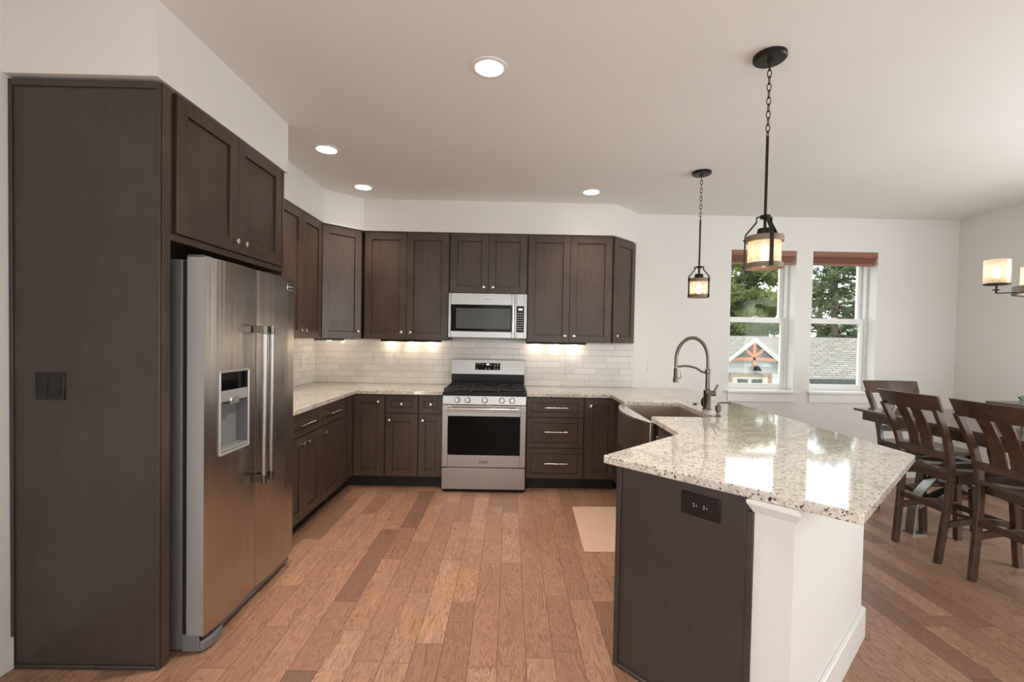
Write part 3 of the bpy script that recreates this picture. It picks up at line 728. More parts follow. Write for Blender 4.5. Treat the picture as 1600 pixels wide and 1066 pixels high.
sk = thing('apron_sink', 'stainless steel farmhouse sink with curved apron set in granite countertop', 'sink', (1.15, -1.48, .60))
HZ = T0 - .60 - .0008      # rim height in local z
bo = MB(); x0, x1, y0, y1 = .012, .455, -.362, .362; zb = .055
bo.box(x0 - .018, y0 - .02, zb - .012, x1 + .012, y1 + .02, zb)               # floor
bo.box(x0 - .018, y0 - .02, zb, x0, y1 + .02, HZ); bo.box(x1, y0 - .02, zb, x1 + .012, y1 + .02, HZ)
bo.box(x0, y0 - .02, zb, x1, y0, HZ); bo.box(x0, y1, zb, x1, y1 + .02, HZ)
bo.build('basin', M['sinksteel'], sk, bevel=.004)
ap = MB(); pts = []; N = 18
for i in range(N + 1):
    y = -.417 + .834 * i / N; bul_ = .072 * (1 - (2 * i / N - 1) ** 2); pts.append((-.012 - bul_, y))
ring = pts + [(.010, .417), (.010, -.417)]
ap.prism(ring, .012, HZ - .004)
ap.build('apron', M['sinksteel'], sk, bevel=.003)
MB().prism([(a[0] + .0005, a[1]) for a in pts] + [(.012, .417), (.012, -.417)], HZ - .0038, HZ + .003).build('apron_rim', M['chrome'], sk)
dr = MB(); dr.lathe([(.045, 0), (.045, .003), (.03, .003), (.028, -.004)], (.26, 0, zb + .001)); dr.build('drain', M['chrome'], sk)

# ------------------------------------------------------------------ faucet and soap pump
fa = thing('kitchen_faucet', 'tall grey metal pull-down spring-arc faucet standing behind the sink', 'faucet', (1.680, -1.49, T1))
MB().lathe([(.033, 0), (.033, .006), (.026, .010), (.025, .10), (.027, .105), (.027, .14), (.020, .146), (.0155, .15), (.0155, .262), (.020, .266), (.020, .292), (.0145, .298)], n=24).build('body', M['gunmetal'], fa)
pts = [(0, 0, .29)]
for i in range(19):
    a = math.pi * i / 18; pts.append((-.118 + .118 * math.cos(a) - (.0 if i < 9 else .0), 0, .36 + .165 * math.sin(a)))
pts.append((-.236, 0, .305))
MB().tube(pts, .0125, 14).build('spout_hose', M['gunmetal'], fa)
hd = MB(); hd.lathe([(.013, .302), (.0155, .296), (.0155, .235), (.018, .23), (.020, .205), (.021, .2)], (-.236, 0, 0), 20); hd.lathe([(.019, .200), (.019, .196)], (-.236, 0, 0), 20); hd.build('spray_head', M['gunmetal'], fa)
tg = MB(); tg.tube([(-.222, 0, .235), (-.205, 0, .222), (-.196, 0, .236), (-.200, 0, .262), (-.205, 0, .29)], .0038, 8); tg.build('spray_trigger', M['gunmetal'], fa)
MB().tube([(-.005, 0, .265), (-.045, 0, .278), (-.085, 0, .303), (-.13, 0, .315), (-.175, 0, .318), (-.222, 0, .312)], .0075, 10).build('support_arm', M['gunmetal'], fa)
hb = MB(); hb.lathe([(.018, 0), (.020, .02), (.020, .038), (.012, .044)], (.0, 0, 0), 18, 'x', M=Matrix.Translation((.018, 0, .118))); hb.cyl((.040, -.004, .118), (.072, -.01, .185), .0075, .006); hb.build('lever_handle', M['gunmetal'], fa)
so = thing('soap_pump', 'small grey metal soap dispenser pump right of the faucet', 'soap dispenser', (1.622, -1.80, T1))
MB().lathe([(.022, 0), (.022, .004), (.012, .012), (.010, .03), (.018, .036), (.019, .07), (.012, .078), (.006, .08), (.006, .094)], n=20).build('body', M['gunmetal'], so)
MB().tube([(0, 0, .088), (.03, 0, .093), (.06, 0, .092), (.082, 0, .085)], .0052, 10).build('nozzle', M['gunmetal'], so)
dk = thing('sink_strainer', 'round dark strainer disc leaning upright behind the faucet base', 'strainer', (1.702, -1.405, T1))
cc = MB(); Mx = Matrix.Translation((0, 0, .0455)) @ Matrix.Rotation(R(90), 4, 'X') @ Matrix.Rotation(R(24), 4, 'Y')
cc.lathe([(.044, 0), (.045, .006), (.036, .010), (.034, .006), (.006, .006)], n=28, M=Mx); cc.build('disc', M['bronze'], dk)
cc2 = MB(); cc2.lathe([(.033, .0075), (.031, .009)], n=24, M=Mx); cc2.build('rim_face', M['gunmetal'], dk)
bt = thing('air_switch_button', 'tiny round dark button set in the granite left of the faucet', 'button', (1.700, -1.225, T1))
MB().lathe([(.018, 0), (.018, .004), (.012, .006), (.012, .009)], n=18).build('button', M['bronze'], bt)

# ------------------------------------------------------------------ gas range
rg = thing('gas_range', 'freestanding stainless gas range with five knobs and black cooktop', 'range', (0, 0, 0))
B(-.3785, -.655, .02, .3785, -.03, .893).build('body', M['steelside'], rg, bevel=.002)
B(-.374, -.650, .0, .374, -.60, .03).build('base', M['black'], rg)
cp = MB(); cp.prism([(-.700, .806), (-.690, .884), (-.64, .889), (-.64, .806)], -.3785, .3785, Matrix(((0, 0, 1, 0), (1, 0, 0, 0), (0, 1, 0, 0), (0, 0, 0, 1)))); cp.build('control_fascia', M['steel'], rg, bevel=.002)
ck = MB(); ck.box(-.380, -.700, .886, .380, -.085, .918); ck.build('cooktop', M['black'], rg, bevel=.006, seg=3)
for k, kx in enumerate((-.247, -.152, .004, .158, .252)):
    kb_ = MB(); kb_.lathe([(.027, 0), (.027, .006), (.024, .008), (.022, .032), (.019, .036), (.001, .0365)], n=24, axis='y'); kb_.box(-.005, -.038, -.02, .005, -.032, .02)
    kb_.build('knob', M['steel'], rg, (kx, -.696, .846), (R(-7), 0, 0))
od = bpy.data.objects.new('oven_door', None); bpy.data.objects.remove(od)
dm = MB(); wx, wz0, wz1 = .328, .345, .700; D0, D1 = -.702, -.657
dm.box(-.3785, D0, .236, -wx, D1, .800); dm.box(wx, D0, .236, .3785, D1, .800); dm.box(-wx, D0, .236, wx, D1, wz0); dm.box(-wx, D0, wz1, wx, D1, .800)
odr = dm.build('oven_door', M['steel'], rg, bevel=.002)
B(-wx, D0 + .004, wz0, wx, D1, wz1).build('oven_window', M['blackgloss'], odr)
gr = MB(); gr.box(-.3785, D0 - .0006, .738, .3785, D0 + .002, .741); gr.build('door_seam', M['slot'], odr)
hh = MB(); hh.cyl((-.318, -.748, .772), (.318, -.748, .772), .0125, n=18)
for sx in (-1, 1): hh.box(sx * .300 - .012, -.748, .762, sx * .300 + .012, -.700, .782)
hh.build('handle', M['chrome'], odr, bevel=.001)
bd = B(-.037, -.7045, .274, .037, -.702, .294).build('badge', M['badge'], odr, bevel=.001)
text_mesh('lettering', 'MAYTAG', .0165, M['print'], bd, (0, -.7050, .284), (R(90), 0, 0))
dr = B(-.3785, -.700, .034, .3785, -.657, .228).build('drawer', M['steel'], rg, bevel=.002)
bgd = MB(); bgd.prism([(-.100, 1.035), (-.082, 1.182), (-.04, 1.186), (-.04, 1.035)], -.3785, .3785, Matrix(((0, 0, 1, 0), (1, 0, 0, 0), (0, 1, 0, 0), (0, 0, 0, 1))))
back = bgd.build('backguard', M['steel'], rg, bevel=.002)
B(-.3785, -.0835, .918, .3785, -.035, 1.034).build('backguard_base', M['black'], rg, bevel=.002)
MB().box(-.3785, -.088, 1.180, .3785, -.04, 1.190).build('backguard_cap', M['gunmetal'], back)
dsp = B(-.132, -.003, -.038, .125, .0, .034).build('display_panel', M['blackgloss'], back, (0, -.0905, 1.118), (R(-7), 0, 0))
pr = MB()
for (px, pz) in [(-.11, .022), (-.085, .022), (-.055, .018), (.03, .012), (.068, .018), (.068, .0), (.068, -.024), (.098, .022), (.098, .002), (.098, -.024), (-.112, -.024), (-.022, -.022), (.014, -.022)]:
    pr.box(px - .006, -.0042, pz - .0035, px + .006, -.003, pz + .0035)
pr.build('button_print', M['print'], dsp)
MB().box(-.018, -.0042, .012, .012, -.003, .026).build('clock_digits', M['led'], dsp)
for cx in (-.19, .19):
    for cy in (-.53, -.24):
        bn = MB(); bn.lathe([(.048, 0), (.048, .008), (.036, .010), (.036, .018), (.03, .020)], (cx, cy, .918), 24); bn.build('burner', M['iron'], rg)
bn = MB(); bn.lathe([(.055, 0), (.055, .008), (.04, .010), (.04, .018), (.03, .020)], (0, -.385, .918), 24); bn.build('burner', M['iron'], rg)
for gx in (-.2475, .0, .2475):
    g = MB(); w2_ = .118; z = .946; r_ = .0065; y0_, y1_ = -.665, -.115
    for xx in (gx - w2_, gx + w2_): g.box(xx - r_, y0_, z - .013, xx + r_, y1_, z)
    for yy in (y0_, -.39, y1_): g.box(gx - w2_, yy - r_, z - .013, gx + w2_, yy + r_, z)
    for yy in (-.53, -.24):
        g.box(gx - w2_, yy - .005, z - .012, gx - .025, yy + .005, z + .002); g.box(gx + .025, yy - .005, z - .012, gx + w2_, yy + .005, z + .002)
        g.box(gx - .005, yy - .12, z - .012, gx + .005, yy - .025, z + .002); g.box(gx - .005, yy + .025, z - .012, gx + .005, yy + .12, z + .002)
    for xx in (gx - w2_, gx + w2_):
        for yy in (y0_, y1_): g.box(xx - r_, yy - r_, .918, xx + r_, yy + r_, z)
    g.build('grate', M['iron'], rg, bevel=.0015)

# ------------------------------------------------------------------ microwave
mw = thing('microwave', 'stainless over-the-range microwave with black control keypad', 'microwave', (0, 0, 1.412))
B(-.3795, -.352, .004, .3795, -.012, .430).build('body', M['steelside'], mw)
D0, D1 = -.392, -.3525; xa, xb = -.3795, .262
m = MB(); gx0, gx1, gz0, gz1 = -.356, .232, .062, .318
m.box(xa, D0, 0, gx0, D1, .430); m.box(gx1, D0, 0, xb, D1, .430); m.box(gx0, D0, 0, gx1, D1, gz0); m.box(gx0, D0, gz1, gx1, D1, .430)
md = m.build('door', M['steel'], mw, bevel=.003)
m = MB(); m.box(gx0, D0 + .003, gz0, gx1, D1, gz1); md2 = m.build('door_window', M['blackgloss'], md)
B(-.305, D0 + .0015, .088, .222, D0 + .0029, .286).build('window_screen', M['greyglass'], md2)
h = MB(); h.cyl((.246, -.425, .055), (.246, -.425, .315), .0095, n=16); h.box(.238, -.425, .062, .254, D0, .082); h.box(.238, -.425, .288, .254, D0, .308); h.build('handle', M['chrome'], md, bevel=.001)
m = MB(); m.box(.2635, D0, 0, .280, D1, .430); m.box(.352, D0, 0, .3795, D1, .430); m.box(.280, D0, 0, .352, D1, .060); m.box(.280, D0, .312, .352, D1, .430)
cpn = m.build('control_panel', M['steel'], mw, bevel=.002)
kp = B(.280, D0 + .002, .060, .352, D1, .312).build('keypad', M['blackgloss'], cpn)
pr = MB()
for r_ in range(9):
    for c_ in range(3):
        if r_ in (0,) : continue
        pr.box(.290 + c_ * .020, D0 + .0008, .262 - r_ * .0225, .301 + c_ * .020, D0 + .002, .268 - r_ * .0225)
pr.build('key_print', M['print'], kp)
MB().box(.300, D0 + .0006, .272, .338, D0 + .002, .290).build('clock_digits', M['led'], kp)
bd = B(-.044, D0 - .0015, .360, .034, D0, .386).build('badge', M['chrome'], md, bevel=.001)
bp_ = B(-.041, D0 - .0022, .3625, .031, D0 - .0015, .3835).build('badge_plate', M['steel'], bd)
text_mesh('lettering', 'MAYTAG', .0185, M['badge'], bp_, (-.005, D0 - .0026, .373), (R(90), 0, 0))
B(-.37, -.34, -.004, .37, -.03, .0035).build('underside_vent', M['greyplastic'], mw)

# ------------------------------------------------------------------ under-cabinet light bars
def bar(label, loc, rz, L, pucks, pw=.62):
    e = thing('under_cabinet_light', label, 'light', loc, rz, 'light bars under the wall cabinets')
    B(-L / 2, -.035, -.022, L / 2, .035, -.0005).build('housing', M['black'], e, bevel=.002)
    for px in pucks:
        MB().lathe([(.024, -.0225), (.022, -.0245), (.001, -.0245)], (px, 0, 0), 18).build('lens', M['puck'], e)
        lamp('puck_lamp', 'POINT', (px, .0, -.032), pw, WARM, parent=e, shadow_soft_size=.012)
    return e
bar('light bar under the wall cabinet right of the microwave', (.700, -.075, UZ0 - .0), 0, .62, (-.21, 0, .20))
bar('light bar under the wall cabinet left of the microwave', (-.800, -.075, UZ0), 0, .62, (-.22, 0, .20))
bar('short light bar under the diagonal corner wall cabinet', (-1.60, -.20, UZ0), R(45), .28, (0,), .8)
bar('light bar under the left-wall cabinet beside the refrigerator', (XL + .08, -1.02, UZ0), R(90), .50, (-.18, .15))

# ------------------------------------------------------------------ recessed ceiling lights
def can(loc, label, r=.088, power=CAN_POWER):
    e = thing('recessed_light', label, 'ceiling light', (loc[0], loc[1], H), 0, 'round recessed ceiling lights')
    MB().lathe([(r, -.0005), (r, -.004), (r * .80, -.007), (r * .78, -.002)], n=40, caps=False).build('trim_ring', M['trim'], e)
    MB().lathe([(r * .79, -.0045), (r * .4, -.0060), (.001, -.0062)], n=40, caps=False).build('lens', M['lens'], e)
    lamp('can_lamp', 'SPOT', (0, 0, -.03), power, (1, .885, .745), parent=e, spot_size=R(112), spot_blend=.85, shadow_soft_size=.06)
    return e
can((.095, -2.558), 'largest recessed ceiling light, nearest the camera above the kitchen floor', power=140)
can((-1.118, -1.515), 'recessed ceiling light beside the white soffit above the refrigerator', power=58)
can((-1.118, -.692), 'recessed ceiling light in front of the left corner soffit', power=34)
can((.930, -.690), 'recessed ceiling light right of centre near the back soffit', power=34)

# ------------------------------------------------------------------ pendants
def pendant(loc, rot, label, chain_n):
    e = thing('pendant_light', label, 'pendant light', (loc[0], loc[1], H), rot, 'lantern pendants above the peninsula')
    MB().lathe([(.072, -.0005), (.072, -.016), (.066, -.022), (.012, -.024), (.010, -.036)], n=36).build('canopy', M['bronze'], e)
    ch = MB(); z = -.034; L = .038; k = 0
    while z > -.372:
        pts = []
        for i in range(14):
            a = 2 * math.pi * i / 14; u = .0085 * math.cos(a); v = .020 * math.sin(a)
            pts.append((u, 0, z - .017 + v) if k % 2 == 0 else (0, u, z - .017 + v))
        ch.tube(pts, .0022, 6, closed=True); z -= .0315; k += 1
    ch.build('chain', M['bronze'], e)
    MB().cyl((0, 0, -.372), (0, 0, -.800), .0065, n=12).build('rod', M['bronze'], e)
    hub = MB(); hub.lathe([(.006, -.735), (.022, -.738), (.022, -.752), (.008, -.756)], n=16); hub.build('hub', M['bronze'], e); hub = MB(); hub.lathe([(.007, -.797), (.030, -.80), (.033, -.815), (.033, -.835)], n=20); hub.build('socket_cover', M['bronze'], e)
    for k in range(3):
        a = R(120 * k); d = Vector((math.cos(a), math.sin(a), 0)); sd = Vector((-math.sin(a), math.cos(a), 0))
        p = [d * .018 + Vector((0, 0, -.742)), d * .036 + Vector((0, 0, -.744)), d * .036 + Vector((0, 0, -.766)), d * .0825 + Vector((0, 0, -.822)), d * .0835 + Vector((0, 0, -.836)), d * .0835 + Vector((0, 0, -.985))]
        m = MB(); m.strip(p, sd, .016, .004)
        for zz in (-.846, -.972): m.cyl(d * .083 + Vector((0, 0, zz)), d * .092 + Vector((0, 0, zz)), .004, n=8)
        m.build('strap', M['bronze'], e)
    def ring(z0, z1): 
        m = MB(); m.lathe([(.0735, z0), (.0805, z0), (.0805, z1), (.0735, z1), (.0735, z0)], n=40, caps=False); return m
    ring(-.862, -.836).build('top_ring', M['ringwood'], e); ring(-.985, -.962).build('bottom_ring', M['ringwood'], e)
    MB().lathe([(.0335, -.838), (.0735, -.840), (.0735, -.846), (.0335, -.844), (.0335, -.838)], n=32, caps=False).build('cap_plate', M['bronze'], e)
    MB().lathe([(.071, -.848), (.071, -.978), (.069, -.978), (.069, -.848), (.071, -.848)], n=40, caps=False).build('glass_shade', M['seeded'], e)
    MB().lathe([(.014, -.836), (.016, -.870)], n=16).build('socket', M['bronze'], e)
    MB().lathe([(.006, -.872), (.014, -.885), (.019, -.905), (.016, -.935), (.006, -.957), (.001, -.960)], n=18).build('bulb', M['bulb'], e)
    lamp('pendant_lamp', 'POINT', (0, 0, -.915), 3.6, (1, .80, .58), parent=e, shadow_soft_size=.02)
    return e
pendant((1.404, -2.702), R(261.5), 'near lantern pendant hanging in front of the left window', 10)
pendant((1.704, -1.225), R(67.8), 'far smaller-looking lantern pendant hanging left of both windows', 10)

# ------------------------------------------------------------------ chandelier
cdc = (3.85, -2.05)
ch = thing('chandelier', 'round ring chandelier with upright glass candle shades over dining table', 'chandelier', (cdc[0], cdc[1], H))
MB().lathe([(.075, -.0005), (.075, -.018), (.012, -.024), (.010, -.04)], n=32).build('canopy', M['bronze'], ch)
MB().cyl((0, 0, -.03), (0, 0, -.72), .008).build('stem', M['bronze'], ch)
rz_ = 1.790 - H
MB().lathe([(.355, rz_ - .022), (.375, rz_ - .022), (.375, rz_ + .022), (.355, rz_ + .022), (.355, rz_ - .022)], n=64, caps=False).build('ring', M['ringwood'], ch)
MB().lathe([(.353, rz_ - .0265), (.379, rz_ - .0265), (.379, rz_ - .022), (.353, rz_ - .022), (.353, rz_ - .0265)], n=64, caps=False).build('ring_band', M['bronze'], ch)
for k in range(3):
    a = R(180 + 22 + 120 * k); MB().cyl((math.cos(a) * .02, math.sin(a) * .02, -.70), (math.cos(a) * .355, math.sin(a) * .355, rz_ + .02), .006).build('arm', M['bronze'], ch)
for k in range(5):
    a = R(150 + 72 * k); c, s_ = math.cos(a), math.sin(a); X, Y_ = c * .465, s_ * .465; zb_ = rz_ - .020
    m = MB(); m.strip([(c * .376, s_ * .376, zb_), (c * .47, s_ * .47, zb_)], (-s_, c, 0), .014, .006); m.cyl((X, Y_, zb_), (X, Y_, zb_ + .055), .0055); m.cyl((X - .014 * c, Y_ - .014 * s_, zb_ + .022), (X + .018 * c, Y_ + .018 * s_, zb_ + .022), .0045, n=8)
    m.lathe([(.052, zb_ + .052), (.068, zb_ + .056), (.068, zb_ + .062), (.020, zb_ + .063)], (X, Y_, 0), 24)
    h_ = m.build('lamp_arm', M['bronze'], ch)
    MB().lathe([(.019, 0), (.019, .036)], (X, Y_, zb_ + .0625), 16).build('socket', M['tan'], h_)
    MB().lathe([(.066, 0), (.066, .156), (.0635, .156), (.0635, 0), (.066, 0)], (X, Y_, zb_ + .0632), 32, caps=False).build('glass_shade', M['seeded'], h_)
    MB().lathe([(.008, .036), (.018, .06), (.021, .08), (.014, .105), (.001, .115)], (X, Y_, zb_ + .063), 16).build('bulb', M['bulb'], h_)
    lamp('candle_lamp', 'POINT', (X, Y_, zb_ + .14), 1.3, (1, .82, .62), parent=ch, shadow_soft_size=.02)

# ------------------------------------------------------------------ outlets and switches
def wall_plate(name, label, cat, loc, rz, w, h, gangs, horizontal=False, dark=False):
    e = thing(name, label, cat, loc, rz); pm = M['bronzeplate'] if dark else M['plastic']
    B(-w / 2, -.006, -h / 2, w / 2, -.0006, h / 2).build('cover_plate', pm, e, bevel=.0025)
    for cx, kind in gangs:
        if kind == 'rocker':
            B(cx - .017, -.009, -.034, cx + .017, -.006, .034).build('rocker_switch', pm, e, bevel=.002)
        elif kind == 'wide':
            o = B(-.034, -.0085, -.017, .034, -.006, .017).build('socket_face', pm, e, bevel=.002); m = MB()
            for s_ in (-.02, .02):
                m.box(s_ - .006, -.0092, .003, s_ - .001, -.0085, .006); m.box(s_ - .006, -.0092, -.006, s_ - .001, -.0085, -.003); m.lathe([(.002, .0085), (.002, .0092)], (s_ + .007, 0, 0), 8, 'y')
            m.build('socket_slots', M['print'] if dark else M['slot'], o)
        else:
            o = B(cx - .017, -.0085, -.034, cx + .017, -.006, .034).build('socket_face', pm, e, bevel=.002); m = MB()
            for s_ in (-.019, .019):
                m.box(cx - .0075, -.0092, s_ - .004, cx - .0050, -.0085, s_ + .005); m.box(cx + .0050, -.0092, s_ - .004, cx + .0075, -.0085, s_ + .005)
            m.build('socket_slots', M['slot'], o)
    return e
wall_plate('wall_outlet', 'white single wall outlet on tile left of the range', 'outlet', (-1.053, -.0102, 1.165), 0, .076, .122, [(0, 'o')])
wall_plate('wall_outlet', 'white double plate with outlet and switch on tile right of the range', 'outlet', (.870, -.0102, 1.147), 0, .122, .122, [(-.024, 'o'), (.024, 'rocker')])
wall_plate('wall_outlet', 'white single outlet on the bare wall between tile and faucet', 'outlet', (1.716, 0, 1.152), 0, .076, .122, [(0, 'o')])
wall_plate('wall_outlet', 'white single outlet on left-wall tile next to the refrigerator', 'outlet', (XL + .0102, -.30, 1.145), R(90), .076, .122, [(0, 'o')])
wall_plate('light_switch', 'dark bronze double rocker switch on the tall refrigerator tower panel', 'light switch', (-1.665, -2.9487, 1.180), 0, .118, .112, [(-.024, 'rocker'), (.024, 'rocker')], dark=True)
op = PL + pdir * .372 - Vector((pin.x, pin.y)) * (-.0036)
wall_plate('wall_outlet', 'dark bronze horizontal outlet on the peninsula end panel', 'outlet', (op.x, op.y, .797), math.atan2(pdir.y, pdir.x), .150, .085, [(0, 'wide')], dark=True)

# ------------------------------------------------------------------ floor mat
mt = MB().prism([(0, .0), (.47, .012), (.47, -.815), (-.030, -.815)], 0.0005, .008).build('floor_mat', M['mat'], loc=(.769, -1.021, 0), bevel=.002)
tag(mt, 'tan rectangular floor mat lying in front of the sink', 'floor mat')

# ------------------------------------------------------------------ dining table
TX0, TX1, TY0, TY1, TZ = 3.12, 4.26, -3.35, -1.02, .885
tb = thing('dining_table', 'counter-height dark wooden dining table on curved iron trestles', 'table', ((TX0 + TX1) / 2, (TY0 + TY1) / 2, 0))
tw_, tl_ = (TX1 - TX0) / 2, (TY1 - TY0) / 2
B(-tw_, -tl_, TZ - .024, tw_, tl_, TZ).build('tabletop', M['tabletop'], tb, bevel=.004)
a_ = MB(); i_ = .045
a_.box(-tw_ + i_, -tl_ + i_, TZ - .095, -tw_ + i_ + .024, tl_ - i_, TZ - .0245); a_.box(tw_ - i_ - .024, -tl_ + i_, TZ - .095, tw_ - i_, tl_ - i_, TZ - .0245)
a_.box(-tw_ + i_ + .024, -tl_ + i_, TZ - .095, tw_ - i_ - .024, -tl_ + i_ + .024, TZ - .0245); a_.box(-tw_ + i_ + .024, tl_ - i_ - .024, TZ - .095, tw_ - i_ - .024, tl_ - i_, TZ - .0245)
a_.build('apron', M['chair'], tb, bevel=.002)
for ys in (.74, -.74):
    for sx in (-1, 1):
        m = MB()
        prof = [(.43, .008), (.425, .10), (.415, .22), (.37, .32), (.27, .42), (.20, .52), (.17, .64), (.17, .79)]
        pts = []
        for i in range(len(prof) - 1):
            for j in range(4): t_ = j / 4; pts.append((prof[i][0] * (1 - t_) + prof[i + 1][0] * t_, prof[i][1] * (1 - t_) + prof[i + 1][1] * t_))
        pts.append(prof[-1]); sm = [pts[0]] + [((pts[i - 1][0] + 2 * pts[i][0] + pts[i + 1][0]) / 4, (pts[i - 1][1] + 2 * pts[i][1] + pts[i + 1][1]) / 4) for i in range(1, len(pts) - 1)] + [pts[-1]]
        m.strip([(sx * x, ys, z) for x, z in sm], (0, 1, 0), .075, .012); m.box(sx * .40 - .05, ys - .045, 0, sx * .40 + .06, ys + .045, .009)
        m.build('iron_leg', M['tableiron'], tb)
    m = MB(); pts = [(-.40 + .80 * i / 16, ys, .20 + .16 * math.sin(math.pi * i / 16)) for i in range(17)]; m.strip(pts, (0, 1, 0), .075, .012)
    m.build('arched_brace', M['tableiron'], tb); B(-.30, ys - .05, .783, .30, ys + .05, .7895).build('mounting_plate', M['tableiron'], tb)
m = MB()
for zz in (.36, .40): m.cyl((0, -.74, zz), (0, .74, zz), .011)
m.build('stretcher_rods', M['tableiron'], tb)

# ------------------------------------------------------------------ chairs (face +x locally, origin on the floor at the centre)
def make_chair(label):
    e = thing('dining_chair', label, 'chair', (0, 0, 0), 0, 'counter-height chairs at the dining table'); cm_ = M['chair']
    def bez(ps, n=5):
        out = []
        for i in range(len(ps) - 1):
            for j in range(n):
                t_ = j / n; p0 = ps[max(i - 1, 0)]; p1 = ps[i]; p2 = ps[i + 1]; p3 = ps[min(i + 2, len(ps) - 1)]
                out.append(tuple(.5 * ((2 * p1[k]) + (-p0[k] + p2[k]) * t_ + (2 * p0[k] - 5 * p1[k] + 4 * p2[k] - p3[k]) * t_ ** 2 + (-p0[k] + 3 * p1[k] - 3 * p2[k] + p3[k]) * t_ ** 3) for k in range(3)))
        out.append(ps[-1]); return out
    RX = -.245
    for sy in (-1, 1):
        pts = bez([(RX, sy * .163, 0), (RX + .026, sy * .172, .25), (RX + .046, sy * .180, .48), (RX + .044, sy * .185, .62), (RX + .008, sy * .194, .80), (RX - .085, sy * .206, 1.01)])
        MB().strip(pts, (0, 1, 0), .031, .040).build('rear_leg', cm_, e, bevel=.004)
        fp = bez([(.245, sy * .200, 0), (.222, sy * .193, .3), (.205, sy * .187, .575)], 3)
        MB().strip(fp, (0, 1, 0), .038, .040).build('front_leg', cm_, e, bevel=.004)
        m = MB(); pts = [(RX + .04 + .43 * i / 8, sy * (.184 - .0 * i), .300 + .028 * math.sin(math.pi * i / 8) - .04) for i in range(9)]; m.strip(pts, (0, 1, 0), .020, .040); m.build('side_stretcher', cm_, e, bevel=.002)
        B(RX + .085, sy * .188 - .011, .525, .188, sy * .188 + .011, .585).build('side_apron', cm_, e, bevel=.002)
    # crest rail, curved backwards at its middle
    def cr_(z): return RX - .030 - (z - .99) * .42
    m = MB(); N = 12; vs = []; fs = []
    for i in range(N + 1):
        u = -1 + 2 * i / N; y = u * .238; bow = -.030 * (1 - u * u)
        for (z, th) in ((.992, 0), (1.096, 0)):
            yy = y if z > 1 else y * .955
            x = RX - .078 - (z - .99) * .42 + bow + .018
            vs += [(x - .012, yy, z), (x + .012, yy, z)]
    for i in range(N):
        a = i * 4; b = a + 4
        fs += [(a, a + 2, b + 2, b), (a + 1, b + 1, b + 3, a + 3), (a + 2, a + 3, b + 3, b + 2), (a, b, b + 1, a + 1)]
    fs += [(0, 1, 3, 2), (N * 4, N * 4 + 2, N * 4 + 3, N * 4 + 1)]
    m.add(vs, fs); m.build('crest_rail', cm_, e, bevel=.005)
    B(RX + .012, -.178, .675, RX + .034, .178, .722).build('lower_back_rail', cm_, e, bevel=.003)
    for sy in (-1, 1):
        pts = bez([(RX + .024, sy * .052, .715), (RX + .006, sy * .050, .80), (RX - .032, sy * .052, .90), (RX - .085, sy * .056, 1.0)])
        MB().strip(pts, (0, 1, 0), [.082] * 4 + [.078] * 4 + [.074] * 4 + [.080] * 4, .013).build('back_splat', cm_, e, bevel=.002)
    B(RX + .075, -.180, .525, RX + .097, .180, .585).build('rear_apron', cm_, e, bevel=.002)
    B(.180, -.172, .525, .202, .172, .585).build('front_apron', cm_, e, bevel=.002)
    # scooped seat
    m = MB(); nx, ny = 14, 14; vs = []; fs = []
    def sx_(i): return RX + .035 + (.238 - RX - .035) * i / nx
    for side in (0, 1):
        for i in range(nx + 1):
            for j in range(ny + 1):
                u = i / nx; v = -1 + 2 * j / ny; hw = .200 + .020 * u
                z = .610
                if side == 0:
                    dsh = max(0, 1 - ((u - .42) / .40) ** 2 - (abs(v) - .42) ** 2 / .16) if abs(v) > .02 else max(0, 1 - ((u - .42) / .40) ** 2 - 1.0)
                    z -= .012 * dsh
                else: z = .586
                vs.append((sx_(i) + (.010 * (1 - v * v) if i == nx else 0), v * hw, z))
    o_ = (nx + 1) * (ny + 1)
    for i in range(nx):
        for j in range(ny):
            a = i * (ny + 1) + j; fs.append((a, a + ny + 1, a + ny + 2, a + 1)); fs.append((o_ + a, o_ + a + 1, o_ + a + ny + 2, o_ + a + ny + 1))
    for i in range(nx):
        a = i * (ny + 1); fs.append((a, o_ + a, o_ + a + ny + 1, a + ny + 1)); a += ny; fs.append((a, a + ny + 1, o_ + a + ny + 1, o_ + a))
    for j in range(ny):
        a = j; fs.append((a, a + 1, o_ + a + 1, o_ + a)); a = nx * (ny + 1) + j; fs.append((a, o_ + a, o_ + a + 1, a + 1))
    m.add(vs, fs); m.build('seat', M['chairseat'], e)
    B(RX + .030, -.168, .330, RX + .052, .168, .368).build('rear_stretcher', cm_, e, bevel=.002)
    B(.202, -.178, .235, .224, .178, .275).build('front_stretcher', cm_, e, bevel=.002)
    m = MB(); pts = [(0.0, -.178 + .356 * i / 8, .278 + .0 * i) for i in range(9)]; m.strip(pts, (1, 0, 0), .026, .018); m.build('cross_stretcher', cm_, e, bevel=.002)
    return e
chA = make_chair('dark brown slat-back dining chair nearest the peninsula corner'); chA.location = (3.268, -1.757, 0)
dup(chA, (3.275, -2.300, 0), 0, 'dark brown slat-back dining chair cut off by right edge of photo')
dup(chA, (3.59, -1.165, 0), R(-90), 'dark brown dining chair at the table end by the right window')

